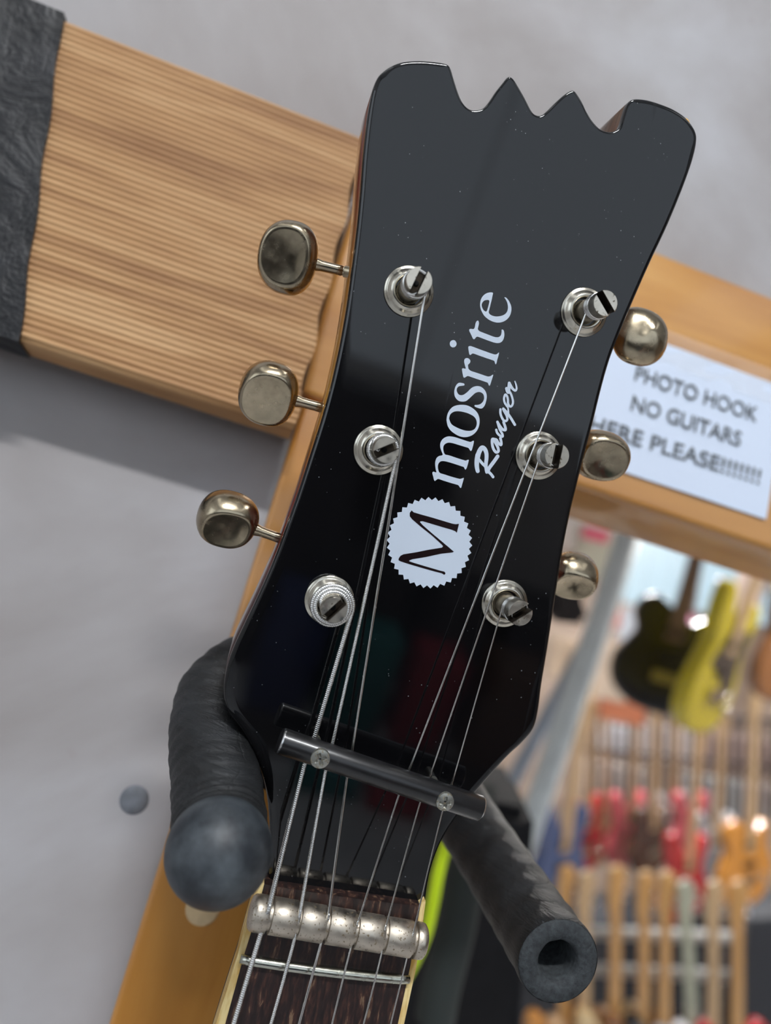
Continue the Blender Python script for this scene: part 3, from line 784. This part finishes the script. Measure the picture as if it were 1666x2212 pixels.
# fret
f0 = LF(519, 2071, 0.0003); f1 = LF(884, 2116, 0.0003)
bm = bmesh.new(); fp_ = []
for k in range(21):
    q = f0.lerp(f1, k/20); s_ = abs(2*k/20-1); q.z += 0.0007*(1-s_*s_); fp_.append(q)
add_tube(bm, fp_, [0.00125*(0.75 if k in (0, 20) else 1) for k in range(21)], 16)
link('fret', bm, M['fret'], FB)
# nut bar with slots
HN = 0.0040
n0 = LF(539, 1969, HN); n1 = LF(919, 2034, HN); axn = (n1-n0).normalized(); Ln = (n1-n0).length
nut_px = [(584, 1968), (644, 1980), (704, 1992), (766, 2003), (829, 2014), (892, 2024)]
RN = 0.0041; prof = [(0, 0), (RN*0.6, 0), (RN*0.85, 0.0003), (RN*0.97, 0.0009), (RN, 0.0018)]
slots = sorted([(LF(x, y, HN)-n0).dot(axn) for x, y in nut_px])
for s_ in slots:
    prof += [(RN, s_-0.00048), (RN*0.985, s_-0.00042), (RN*0.80, s_-0.00036), (RN*0.80, s_+0.00036), (RN*0.985, s_+0.00042), (RN, s_+0.00048)]
prof += [(RN, Ln-0.0014), (RN*0.96, Ln-0.0007), (RN*0.8, Ln-0.0002), (RN*0.6, Ln), (0, Ln)]
bm = bmesh.new(); add_lathe(bm, prof, 56, frame_at(n0, axn))
NU = link('slotted_nut', bm, M['roller'], G); autosmooth(NU, 50)

# strings ---------------------------------------------------------------------
HS_N = HN+RN*0.80       # string height in nut slot above fretboard plane
def ppos(key): return posts[key]
def string(key, upper, barpx, below, nutpx, lower, r, pitch=None, coil=3, cdir=1, spread=0.0, hole_px=None):
    """upper: px between post and bar; path: coil on post -> bar -> nut -> down the neck"""
    c = ppos(key); pts_ = []
    rp = 0.00266+r*1.0
    hs = 0.0066
    # departure point: tangent from bar point
    bp = L(*barpx, 0.0049)
    st = L(*upper, hs)
    a_end = math.atan2(st.y-c.y, st.x-c.x)
    nturn = coil
    K = int(nturn*28)
    for k in range(K+1):
        s_ = k/K; a = a_end - cdir*2*PI*nturn*(1-s_)
        rr_ = rp + spread*s_ ; z = hs + (1-s_)*nturn*r*1.9*(0.6 if spread else 1.0)
        z = min(z, 0.0092)
        if s_ < 0.06: rr_ = rp*(0.35+0.65*s_/0.06); z += 0.0008*(1-s_/0.06)
        pts_.append(Vector((c.x+rr_*math.cos(a), c.y+rr_*math.sin(a), z)))
    tail = [bp, L(*below, 0.0050)]
    rb_ = 0
    nn = LF(*nutpx, HS_N+r)
    path = pts_[:] 
    lin = [bp, L(*below, 0.0050), nn+ (L(*below, 0.005)-nn)*0.03, nn, LF(*lower[0], HN+0.0010+r), LF(*lower[1], HN+0.0010+r)]
    path += catmull(lin, 6)
    step = pitch/5 if pitch else 0.0004
    path = resample(path, step)
    bm = bmesh.new()
    if pitch:
        rad = [r*(0.86+0.14*abs(math.sin(PI*i/5))) for i in range(len(path))]
        rad = [r*(0.84, 0.95, 1.0, 1.0, 0.95)[i % 5] for i in range(len(path))]
        add_tube(bm, path, rad, 10)
    else: add_tube(bm, path, r, 10)
    link('string', bm, M['wound'] if pitch else M['steel'], G)
string('LL', (757, 1318), (680, 1590), (657, 1655), (582, 1958), [(549, 2066), (425, 2480)], 0.00062, 0.00046, 2.6, -1, 0.0016)
string('ML', (866, 990), (719, 1604), (703, 1667), (649, 1968), [(625, 2072), (520, 2440)], 0.00048, 0.00038, 2.6, -1, 0.0004)
string('UL', (925, 640), (761, 1620), (749, 1684), (710, 1975), [(684, 2072), (584, 2440)], 0.00034, None, 4, -1)
string('UR', (1247, 690), (884, 1662), (859, 1725), (774, 1990), [(749, 2082), (662, 2440)], 0.00026, None, 5, 1)
string('MR', (1165, 996), (928, 1678), (905, 1742), (834, 2000), [(817, 2090), (725, 2440)], 0.00023, None, 5, 1)
string('LR', (1083, 1316), (975, 1697), (954, 1759), (893, 2015), [(873, 2094), (788, 2440)], 0.00020, None, 6, 1)

# ------------------------------------------------------------------ hanger
HG = empty('guitar_hanger', at(800, 1500, 0.225)); HGI = HG.matrix_world.inverted()
tag(HG, 'wall hanger with two black foam-covered arms cradling the headstock', 'guitar hanger')
def arm(name, ctrl, r, mat, n=14):
    pts_ = catmull([HGI @ at(x, y, d) for x, y, d in ctrl], n)
    bm = bmesh.new(); rd = []
    for i, p in enumerate(pts_):
        rd.append(r*(1+0.015*math.sin(i*1.7)+0.010*math.sin(i*0.63+1)))
    add_tube(bm, pts_, rd, 40)
    return pts_, bm
ctrlL = [(640,1470,0.222),(560,1440,0.214),(475,1492,0.203),(456,1580,0.190),(467,1680,0.176),(474,1770,0.166),(476,1818,0.160)]
pts_, bm = arm('foam_sleeve', ctrlL, 0.0104, M['foam'])
fl = link('foam_sleeve', bm, M['foam'], HG); autosmooth(fl, 60)
# rubber end ball
bc = HGI @ at(473, 1840, 0.1555)
bm = bmesh.new(); bmesh.ops.create_uvsphere(bm, u_segments=48, v_segments=32, radius=0.01115, matrix=Matrix.Translation(bc))
link('rubber_end_cap', bm, M['cap'], fl, smooth=True)
ctrlR = [(925,1630,0.252),(1003,1762,0.243),(1060,1850,0.230),(1112,1930,0.214),(1160,2004,0.199),(1206,2076,0.184)]
pr = [HGI @ at(x, y, d) for x, y, d in ctrlR]; pp = catmull(pr, 12)
bm = bmesh.new()
add_tube(bm, pp, [0.0104*(1+0.012*math.sin(i*0.9)) for i in range(len(pp))], 48, cap=False)
bmesh.ops.triangulate(bm, faces=[])
fr_ = link('foam_sleeve', bm, M['foam'], HG, label='open-ended foam sleeve'); autosmooth(fr_, 60)
endd = (pp[-1]-pp[-3]).normalized(); ME = frame_at(pp[-1], endd)
bm = bmesh.new()
add_lathe(bm, [(0.01045, -0.0010), (0.01035, -0.0002), (0.0098, 0.0004), (0.0078, 0.0007), (0.0058, 0.0004), (0.0050, -0.0004), (0.0048, -0.003), (0.0047, -0.022), (0, -0.022)], 56, ME)
for v_ in bm.verts:
    n_ = math.sin(v_.co.x*2100)*math.cos(v_.co.y*1700+v_.co.z*900); v_.co += endd*0.00018*n_
link('cut_foam_end', bm, M['foamend'], fr_)
# yoke rod and mounting block behind the headstock
bm = bmesh.new()
yk = catmull([pts_[0]] + [HGI @ at(x, y, d) for x, y, d in [(700,1500,0.232),(800,1560,0.236),(870,1590,0.245)]] + [pr[0]], 8)
add_tube(bm, yk, 0.0042, 20)
link('yoke_rod', bm, simple('black_steel_rod', (0.02, 0.02, 0.02), 0.35, 0.6), HG)
bq = HGI @ Vector((onY(700, 1510, YP).x, YP, onY(700, 1510, YP).z))
bm = bmesh.new(); add_box(bm, bq+Vector((-0.018, -0.012, -0.03)), bq+Vector((0.018, -0.0003, 0.03)))
bmesh.ops.bevel(bm, geom=bm.edges[:], offset=0.002, segments=2, affect='EDGES')
link('mounting_block', bm, M['blackbar'], HG)
bm = bmesh.new(); add_tube(bm, [bq+Vector((0, -0.011, 0)), HGI @ at(745, 1518, 0.235)], 0.0042, 16); link('rod_stem', bm, M['blackbar'], HG)

# ------------------------------------------------------------------ the shop beyond the frame
GB = {}
BODY = [(0.0,-0.225),(0.09,-0.215),(0.15,-0.16),(0.165,-0.08),(0.135,-0.01),(0.118,0.04),(0.135,0.10),(0.145,0.16),(0.105,0.185),(0.062,0.135),(0.035,0.11),(-0.035,0.11),(-0.062,0.15),(-0.105,0.215),(-0.150,0.205),(-0.148,0.12),(-0.122,0.04),(-0.140,-0.01),(-0.168,-0.09),(-0.155,-0.165),(-0.09,-0.215)]
BODY2 = [(0.0,-0.225),(0.09,-0.21),(0.155,-0.15),(0.168,-0.07),(0.135,0.0),(0.115,0.04),(0.128,0.085),(0.115,0.125),(0.08,0.11),(0.05,0.09),(0.03,0.10),(-0.03,0.13),(-0.08,0.155),(-0.125,0.13),(-0.138,0.08),(-0.118,0.03),(-0.135,-0.01),(-0.168,-0.08),(-0.152,-0.16),(-0.09,-0.21)]
def make_guitar(bodymat, neckmat, guardmat=None, name='electric_guitar', pegs=False, shape=BODY):
    root = bpy.data.objects.new(name, None); C.objects.link(root); root.empty_display_size = 0.1
    bm = bmesh.new(); o2 = catmull([Vector((x, y, 0)) for x, y in shape], 4, closed=True)
    rs = []
    for ins, z in ((0.94, 0.0), (0.985, 0.003), (1.0, 0.009), (1.0, 0.036), (0.985, 0.042), (0.94, 0.045)):
        rs.append([bm.verts.new((p.x*ins, -z+0.0225, p.y*ins)) for p in o2])
    for a, b2 in zip(rs, rs[1:]):
        for k in range(len(a)): f = bm.faces.new((a[k], a[(k+1) % len(a)], b2[(k+1) % len(a)], b2[k])); f.smooth = True
    for rr2 in (rs[0], rs[-1]):
        for tr in geometry.tessellate_polygon([[v_.co for v_ in rr2]]): bm.faces.new([rr2[i] for i in tr])
    link('body', bm, bodymat, root)
    bm = bmesh.new()
    rgn = []
    for z, w2 in ((0.02, 0.029), (0.2, 0.026), (0.545, 0.0215)):
        rgn.append([bm.verts.new(p) for p in ((-w2, -0.030, z), (w2, -0.030, z), (w2*0.9, -0.016, z), (0, -0.008, z), (-w2*0.9, -0.016, z))])
    for a, b2 in zip(rgn, rgn[1:]):
        for k in range(5): bm.faces.new((a[k], a[(k+1) % 5], b2[(k+1) % 5], b2[k]))
    bm.faces.new(rgn[0]); bm.faces.new(rgn[-1])
    link('neck', bm, neckmat, root)
    bm = bmesh.new(); hs_ = [(-0.021, 0.545), (-0.030, 0.60), (-0.026, 0.69), (-0.02, 0.725), (0.02, 0.73), (0.046, 0.71), (0.044, 0.66), (0.030, 0.60), (0.022, 0.545)]
    fr1 = [bm.verts.new((x, -0.026, z)) for x, z in hs_]; bk1 = [bm.verts.new((x, -0.012, z)) for x, z in hs_]
    for k in range(len(hs_)): bm.faces.new((fr1[k], fr1[(k+1) % len(hs_)], bk1[(k+1) % len(hs_)], bk1[k]))
    bm.faces.new(fr1); bm.faces.new(bk1)
    link('headstock', bm, neckmat, root)
    if guardmat:
        bm = bmesh.new(); g_ = [(-0.10, -0.02), (-0.03, 0.10), (0.04, 0.10), (0.11, 0.10), (0.10, 0.02), (0.12, -0.09), (0.05, -0.15), (0.02, -0.06)]
        a = [bm.verts.new((x, -0.0235, z)) for x, z in g_]; b2 = [bm.verts.new((x, -0.0225, z)) for x, z in g_]
        for k in range(len(g_)): bm.faces.new((a[k], a[(k+1) % len(g_)], b2[(k+1) % len(g_)], b2[k]))
        for rr2 in (a, b2):
            for tr in geometry.tessellate_polygon([[v_.co for v_ in rr2]]): bm.faces.new([rr2[i] for i in tr])
        link('pickguard', bm, guardmat, root)
    bm = bmesh.new(); add_box(bm, (-0.04, -0.032, -0.12), (0.04, -0.0222, -0.085)); link('bridge', bm, M['nickel'], root)
    for z in (-0.04, 0.05):
        bm = bmesh.new(); add_box(bm, (-0.036, -0.030, z-0.011), (0.036, -0.0222, z+0.011)); link('pickup', bm, M['blackbar'], root)
    if pegs:
        for z in (0.60, 0.64, 0.68):
            bm = bmesh.new(); bmesh.ops.create_uvsphere(bm, u_segments=16, v_segments=10, radius=0.0085, matrix=Matrix.Translation((0.05, -0.02, z)) @ Matrix.Diagonal((1.1, 0.7, 1, 1))); link('tuning_peg', bm, M['chrome'], root, smooth=True)
    for k, (x, z) in enumerate(((0.09, -0.10), (0.12, -0.14))):
        bm = bmesh.new(); add_lathe(bm, [(0.011, 0), (0.010, 0.014), (0, 0.015)], 16, frame_at(Vector((x, -0.0222, z)), (0, -1, 0))); link('control_knob', bm, M['nickel'], root)
    return root
def place(o, top, bot, d, anchor_z, yaw=0.0, d2=None):
    """stand a model along the line from bot to top (pixels) with its local height anchor_z at top"""
    pt = at(*top, d); pb = at(*bot, d2 or d); z = (pt-pb).normalized()
    toc = (CAM-pt).normalized(); y = -(toc-z*toc.dot(z)).normalized(); x = y.cross(z)
    R_ = Matrix((x, y, z)).transposed() @ Matrix.Rotation(yaw, 3, 'Z')
    M4 = R_.to_4x4(); M4.translation = pt - z*anchor_z; o.matrix_world = M4
def gm(name, col, rough=0.25): return simple(name, col, rough, coat=0.6)
cols = {'black': (0.006, 0.006, 0.007), 'yellow': (0.55, 0.45, 0.005), 'red': (0.50, 0.03, 0.04), 'pink': (0.80, 0.16, 0.20), 'cream': (0.72, 0.55, 0.30), 'blue': (0.05, 0.09, 0.22), 'brown': (0.22, 0.09, 0.03), 'tan': (0.62, 0.40, 0.22), 'white': (0.75, 0.76, 0.80), 'walnut': (0.10, 0.05, 0.03), 'orange': (0.65, 0.28, 0.05), 'grey': (0.36, 0.38, 0.42)}
GM_ = {k: gm('guitar_'+k, v_) for k, v_ in cols.items()}
M['darkneck'] = simple('dark_neck', (0.10, 0.06, 0.04), 0.4, var=0.2, vs_=60)
M['paleneck'] = wood('pale_neck', (0.40, 0.27, 0.15), (0.50, 0.35, 0.20), (0.58, 0.42, 0.25), (1, 1, 0.1), 30, 0.4)
M['sageneck'] = simple('sage_neck', (0.36, 0.38, 0.30), 0.4, var=0.15, vs_=40)

g = make_guitar(GM_['black'], M['darkneck'], shape=BODY2); place(g, (1500, 1200), (1445, 1400), 2.45, 0.31, 0.3)
tag(g, 'black electric guitar hanging in the shop, its body left of the yellow one', 'guitar')
g = make_guitar(GM_['yellow'], M['paleneck'], GM_['black']); place(g, (1640, 1180), (1552, 1420), 2.15, 0.345, 1.22)
tag(g, 'yellow electric guitar with dark pickguard hanging beside the black one', 'guitar')
g = make_guitar(GM_['brown'], M['paleneck'], GM_['grey']); place(g, (1745, 1200), (1672, 1480), 2.9, 0.36, 1.1)
tag(g, 'brown electric guitar at the right edge beside the yellow one', 'guitar')
# far row hung below the rod rack
far = [((1212,1740),(1200,1830),'blue',3.0,'dark blue electric guitar beside the right padded arm of the hanger'),
       ((1262,1700),(1258,1790),'red',4.05,'dark red electric guitar hung in the far row behind the maple necks'),
       ((1300,1690),(1300,1790),'cream',4.4,'cream electric guitar hung in the far row behind the maple necks'),
       ((1356,1690),(1350,1800),'pink',4.2,'pink electric guitar in the far row left of the walnut one'),
       ((1405,1700),(1402,1820),'walnut',4.0,'dark walnut electric guitar in the middle of the far row'),
       ((1448,1690),(1444,1800),'white',4.3,'white electric guitar in the far row between walnut and coral ones'),
       ((1492,1690),(1486,1800),'pink',4.3,'coral pink electric guitar in the far row right of the white one'),
       ((1480,1790),(1472,1880),'red',3.6,'bright red electric guitar low down in front of the far row'),
       ((1540,1740),(1534,1840),'grey',3.9,'pale grey electric guitar right of the bright red one'),
       ((1610,1740),(1606,1850),'orange',3.2,'orange brown electric guitar near the right edge of the picture')]
for tp_, bt_, c_, d_, lb in far:
    tp_ = (tp_[0], tp_[1]+72); bt_ = (bt_[0], bt_[1]+72)
    g = make_guitar(GM_[c_], M['paleneck'], shape=BODY2 if c_ in ('walnut', 'orange', 'cream') else BODY); place(g, tp_, bt_, d_, 0.06, 0.95); tag(g, lb, 'guitar')
# guitars on the floor stand: heads and necks show
st = [((1214,1868),(1209,2212),'orange','maple','orange maple neck'),((1256,1880),(1252,2212),'tan','paleneck','pale tan neck'),((1322,1868),(1318,2212),'cream','maple','maple neck under a bright tuner'),((1384,1880),(1380,2212),'brown','maple','maple neck'),((1430,1880),(1424,2212),'black','maple','slim maple neck'),((1468,1900),(1486,2212),'grey','sageneck','grey green neck'),((1532,1900),(1530,2212),'white','paleneck','pale brown neck'),((1584,1900),(1582,2212),'red','maple','orange maple neck')]
names = ['leftmost of the standing row', 'second from the left of the standing row', 'right of the pale tan neck', 'in the middle of the standing row', 'left of the grey green neck', 'leaning in the standing row', 'between the grey green neck and the last one', 'rightmost of the standing row']
for (tp_, bt_, c_, nk, lb), nm in zip(st, names):
    g = make_guitar(GM_[c_], M[nk], pegs=True); place(g, tp_, bt_, 2.75, 0.725, 0.72); tag(g, 'guitar with %s, %s' % (lb, nm), 'guitar', 'guitars on the floor stand')

def rod(name, a, b_, r, mat, parent=None, seg=16):
    a = Vector(a); b_ = Vector(b_); bm = bmesh.new(); add_tube(bm, [a, b_], r, seg)
    return link(name, bm, mat, parent)
# stand rails
M['railgrey'] = simple('grey_foam_rail', (0.42, 0.43, 0.43), 0.7)
M['railblack'] = simple('black_rail', (0.02, 0.02, 0.022), 0.5)
SR = empty('guitar_stand', at(1400, 2050, 2.8)); SRI = SR.matrix_world.inverted()
tag(SR, 'dark floor stand with two padded grey rails across the guitar necks', 'guitar stand')
for y0, y1 in ((2010, 2025), (2088, 2110)):
    rod('padded_rail', SRI @ at(1150, y0, 2.84), SRI @ at(1600, y1, 2.84), 0.022, M['railgrey'], SR)
for x in (1140, 1605):
    a = at(x, 1990, 2.82); rod('upright', SRI @ a, SRI @ Vector((a.x, a.y, 0.0)), 0.02, M['railblack'], SR)
# rod rack on far wall
RK = empty('rod_display_rack', at(1450, 1640, 4.6)); RKI = RK.matrix_world.inverted()
tag(RK, 'rack of thin dark vertical rods in front of pale panels in the far shop', 'display rack')
M['rod'] = simple('dark_rod', (0.10, 0.08, 0.08), 0.4)
for k in range(26):
    x = 1268+k*17.5
    rod('rack_rod', RKI @ at(x+6, 1520+k*1.2, 4.6), RKI @ at(x, 1760+k*0.6, 4.6), 0.013, M['rod'], RK, 8)
rod('rack_crossbar', RKI @ at(1255, 1618, 4.58), RKI @ at(1720, 1660, 4.58), 0.014, M['rod'], RK, 8)
rod('rack_crossbar', RKI @ at(1255, 1520, 4.58), RKI @ at(1720, 1560, 4.58), 0.014, M['rod'], RK, 8)
def card(name, corners, d, mat, thick, label, cat, group=None):
    """a board of real thickness spanning four pixel corners at depth d"""
    P = [at(x, y, d) for x, y in corners]; c = sum(P, Vector())/4; n_ = (P[1]-P[0]).cross(P[3]-P[0]).normalized()
    if n_.dot(c-CAM) < 0: n_ = -n_
    bm = bmesh.new(); a = [bm.verts.new(p-c) for p in P]; b2 = [bm.verts.new(p-c+n_*thick) for p in P]
    for k in range(4): bm.faces.new((a[k], a[(k+1) % 4], b2[(k+1) % 4], b2[k]))
    bm.faces.new(a); bm.faces.new(b2[::-1])
    bmesh.ops.bevel(bm, geom=bm.edges[:], offset=min(thick*0.2, 0.01), segments=2, affect='EDGES')
    o = link(name, bm, mat); o.location = c; tag(o, label, cat, group); return o
pal = [((1270,1555),(1372,1575),(1372,1640),(1270,1622),(0.85,0.88,1.0)), ((1380,1560),(1500,1580),(1500,1655),(1380,1640),(0.92,0.84,0.82)),
       ((1265,1640),(1400,1665),(1400,1740),(1265,1720),(0.95,0.86,0.82)), ((1475,1670),(1600,1690),(1600,1775),(1475,1760),(0.86,0.93,1.0)), ((1610,1690),(1720,1710),(1720,1790),(1610,1775),(1.0,0.86,0.84)),((1510,1575),(1720,1610),(1720,1680),(1510,1655),(0.66,0.50,0.46))]
nmz = ['lilac white display panel upper left behind the thin rods', 'beige display panel beside the lilac one behind the rods', 'pinkish display panel lower left behind the thin rods', 'bright bluish white display panel behind the rods', 'pale pink display panel at the right edge behind the rods', 'dull brown display panel upper right behind the rods']
for (a, b_, c_, d_, col), nm in zip(pal, nmz): card('display_panel', (a, b_, c_, d_), 4.8, simple('panel_paint', col, 0.6, var=0.1, vs_=8), 0.03, nm, 'panel')
# windows of the shop (bright daylight)
def win(nm, corners, d, mat):
    o = card(nm, corners, d, mat, 0.02, None, None); o['kind'] = 'structure'; return o
M['skyglass'] = emit('daylight_window', (0.62, 0.86, 1.0), 0.50)
M['skyglass2'] = emit('daylight_window_haze', (0.80, 0.84, 0.92), 0.42)
win('window_1', ((1375,1150),(1505,1165),(1480,1330),(1345,1300)), 4.2, M['skyglass'])
win('window_2', ((1528,1180),(1600,1205),(1575,1340),(1505,1320)), 4.2, M['skyglass'])
win('window_3', ((1350,1310),(1475,1335),(1455,1420),(1335,1380)), 4.25, M['skyglass2'])
win('window_4', ((1655,1280),(1740,1290),(1730,1360),(1640,1350)), 4.2, M['skyglass'])
# leaning pale pole and blue one
def pole(name, a, b_, d, r, col, label, cat):
    A = at(*a, d); B2 = at(*b_, d); c = (A+B2)/2; bm = bmesh.new(); add_tube(bm, [A-c, (A-c)*0.33, (B2-c)*0.33, B2-c], r, 20)
    o = link(name, bm, simple(name+'_paint', col, 0.4, var=0.08, vs_=20)); o.location = c; tag(o, label, cat)
pole('roof_strut', (1385,1080), (1085,1960), 1.6, 0.027, (0.74,0.82,0.84), 'pale blue grey metal strut slanting down across the shop', 'strut')
pole('roof_strut', (1300,1330), (1100,1700), 1.9, 0.020, (0.34,0.40,0.48), 'darker blue grey strut left of the pale slanting strut', 'strut')
card('product_box', ((1185,1238),(1248,1262),(1280,1354),(1188,1344)), 0.9, simple('dark_box', (0.035,0.03,0.03), 0.6), 0.06, 'small dark brown box beside the lower right tuning key', 'box')
stuff = [((1250,1130),(1330,1150),(1310,1260),(1240,1230),(0.34,0.34,0.27),3.2,'olive grey poster under the timber beam'), ((1262,1135),(1320,1150),(1312,1175),(1256,1160),(0.50,0.06,0.12),3.1,'crimson label strip above the olive poster'),
         ((1455,1320),(1500,1330),(1495,1365),(1445,1350),(0.85,0.35,0.55),3.0,'pink tag in front of the bright shop window'), ((1600,1215),(1650,1230),(1630,1350),(1585,1335),(0.75,0.62,0.56),3.1,'pale peach panel left of the right edge window'),
         ((1190,1370),(1270,1390),(1240,1480),(1180,1460),(0.62,0.50,0.38),3.5,'beige card right of the lower headstock edge'), ((1280,1380),(1370,1400),(1350,1520),(1265,1500),(0.72,0.60,0.48),3.4,'cream card left of the black guitar body'),
         ((1295,1310),(1345,1320),(1340,1360),(1290,1350),(0.72,0.30,0.24),2.9,'small salmon card above the cream card'), ((1300,1500),(1400,1520),(1390,1570),(1295,1550),(0.60,0.22,0.12),4.0,'rust orange card above the rod rack')]
for a, b_, c_, d_, col, dd, lb in stuff:
    card('shop_card', (a, b_, c_, d_), dd, simple('card_'+lb.split()[0], col, 0.6, var=0.12, vs_=10), 0.02, lb, 'card')
# black case behind the neck, lime strap, grey post
card('instrument_case', ((905,1700),(1160,1760),(1120,2330),(820,2280)), 0.62, simple('black_case_fabric', (0.008, 0.008, 0.010), 0.8, var=0.3, vs_=60), 0.12, 'large black instrument case standing right of the guitar neck', 'case')
bm = bmesh.new()
lp_ = catmull([at(x, y, 0.42) for x, y in [(992,1745),(966,1815),(948,1880),(936,1945),(920,2015),(892,2080),(850,2150),(800,2210)]], 8); cc = lp_[0].copy()
add_tube(bm, [p-cc for p in lp_], 0.0036, 16)
o = link('lime_cable', bm, simple('lime_plastic', (0.62, 0.85, 0.01), 0.45)); o.location = cc; tag(o, 'bright lime green cable hanging just behind the guitar neck', 'cable')
bm = bmesh.new()
lp_ = catmull([at(x, y, 0.50) for x, y in [(1030,1700),(1010,1850),(985,2000),(955,2120),(940,2200)]], 8); cc = lp_[0].copy()
add_tube(bm, [p-cc for p in lp_], [0.0135]*len(lp_), 20)
o = link('grey_strap', bm, simple('grey_green_webbing', (0.028, 0.036, 0.034), 0.8)); o.location = cc; tag(o, 'rolled dark grey green strap hanging beside the lime cable', 'strap')
card('equipment_case', ((1100,2000),(1760,1985),(1740,2330),(1080,2300)), 3.6, simple('dark_amp_cloth', (0.03, 0.035, 0.045), 0.7, var=0.3, vs_=80), 0.3, 'dark amplifier behind the standing guitars at the bottom edge', 'amplifier')

# ------------------------------------------------------------------ ceiling lights, those of the shop added
def ceiling_light(x, y, sx, sy, mat, label, z=ZC):
    r_ = empty('ceiling_light', Vector((x, y, z-0.06))); tag(r_, label, 'ceiling light')
    bm = bmesh.new(); add_box(bm, (-sx/2-.02, -sy/2-.02, 0.02), (sx/2+.02, sy/2+.02, 0.06)); link('housing', bm, M['ceil'], r_)
    bm = bmesh.new(); add_box(bm, (-sx/2, -sy/2, 0.0), (sx/2, sy/2, 0.02)); link('diffuser', bm, mat, r_)
M['panel3'] = emit('bright_ceiling_diffuser', (0.96, 0.98, 1.0), KEY_PANEL)
ceiling_light(-0.15, -1.15, 0.55, 0.10, M['panel3'], 'short bright ceiling light above and behind the camera')
ceiling_light(-0.9, -0.6, 0.25, 1.3, M['panel'], 'long ceiling light nearest the plaster wall')
ceiling_light(0.9, -0.9, 0.25, 1.3, M['panel'], 'long ceiling light over the right of the near room')
ceiling_light(2.3, 1.6, 0.5, 0.12, M['panel2'], 'added shop ceiling light just beyond the timber frame')  # shop lights added, small and strong, to brighten the background and give glints
ceiling_light(1.8, 3.6, 0.5, 0.12, M['panel2'], 'added shop ceiling light halfway to the far wall')
ceiling_light(3.2, 4.8, 0.5, 0.12, M['panel2'], 'added shop ceiling light closest to the far wall')

# behind the camera: added cabinets and glowing panes (seen only in reflections)
def shelfbox(name, lo, hi, col, label, cat, rough=0.6):
    o = box(name, lo, hi, simple(name+'_paint', col, rough, var=0.15, vs_=12), bev=0.01, origin=True); tag(o, label, cat); return o
for i, (x0, x1) in enumerate(((-1.65, -0.52), (-0.5, 0.63), (0.65, 1.78), (1.8, 2.93))):
    o = struct('window_%d' % (5+i), (x0, Yb0, 1.32), (x1, Yb0+0.02, 2.85), M['window'])  # glowing panes added for the pale reflection on the upper headstock face
o = struct('window_9', (X0, -1.9, 1.2), (X0+0.02, -0.5, 2.3), emit('side_glow', (0.8, 0.9, 1.0), 1.2))  # glowing pane added for bluish highlights on left edges
shelfbox('added_cabinet', (-1.68, -2.9, 0.0), (0.85, -2.45, 1.25), (0.03, 0.028, 0.03), 'added long black cabinet along the back wall', 'cabinet')  # cabinets added to darken the lower reflection in the headstock face
shelfbox('added_cabinet', (1.0, -2.9, 0.0), (2.9, -2.45, 0.55), (0.05, 0.045, 0.045), 'added low dark cabinet beside the tall black one', 'cabinet')
shelfbox('amplifier', (0.30, -2.35, 0.0), (0.52, -2.15, 0.50), (0.03, 0.05, 0.16), 'navy amplifier on the floor left of the teal one', 'amplifier')
shelfbox('amplifier', (0.58, -2.35, 0.0), (0.82, -2.15, 0.42), (0.02, 0.20, 0.20), 'teal amplifier on the floor in front of the black cabinet', 'amplifier')
shelfbox('amplifier', (0.90, -2.35, 0.0), (1.10, -2.15, 0.40), (0.35, 0.02, 0.04), 'red amplifier on the floor beside the teal one', 'amplifier')
shelfbox('amplifier', (1.2, -2.35, 0.0), (1.6, -2.1, 0.45), (0.12, 0.06, 0.03), 'brown amplifier at the end of the floor row', 'amplifier')
shelfbox('pedal_case', (0.50, -1.86, 0.0), (0.72, -1.74, 0.09), (0.02, 0.18, 0.19), 'low teal case on the floor', 'case')
shelfbox('pedal_case', (0.76, -1.86, 0.0), (0.98, -1.72, 0.10), (0.40, 0.03, 0.05), 'low red case on the floor beside the teal case', 'case')
shelfbox('floor_mat', (0.2, -2.14, 0.0), (1.7, -1.9, 0.008), (0.04, 0.035, 0.03), 'dark mat on the floor before the amplifiers', 'mat')

# hanging cords for what hangs from the shop ceiling
def cord(o, M4top):
    inv = o.matrix_world.inverted(); bm = bmesh.new()
    add_tube(bm, [inv @ M4top, inv @ Vector((M4top.x, M4top.y, ZC+0.0))], 0.0009, 8)
    link('hanging_cord', bm, M['rod'], o)
bpy.context.view_layer.update()
for o in list(C.objects):
    if o.parent or o.get('kind'): continue
    if o.name.split('.')[0] in ('shop_card', 'display_panel', 'product_box') and o.type == 'MESH':
        tpv = max((o.matrix_world @ v_.co for v_ in o.data.vertices), key=lambda q: q.z)
        cord(o, tpv-Vector((0, 0, 0.004)))
    if o.name.startswith('electric_guitar') and o.name != 'electric_guitar' and not o.get('group'):
        cord(o, o.matrix_world @ Vector((0, -0.019, 0.72)))
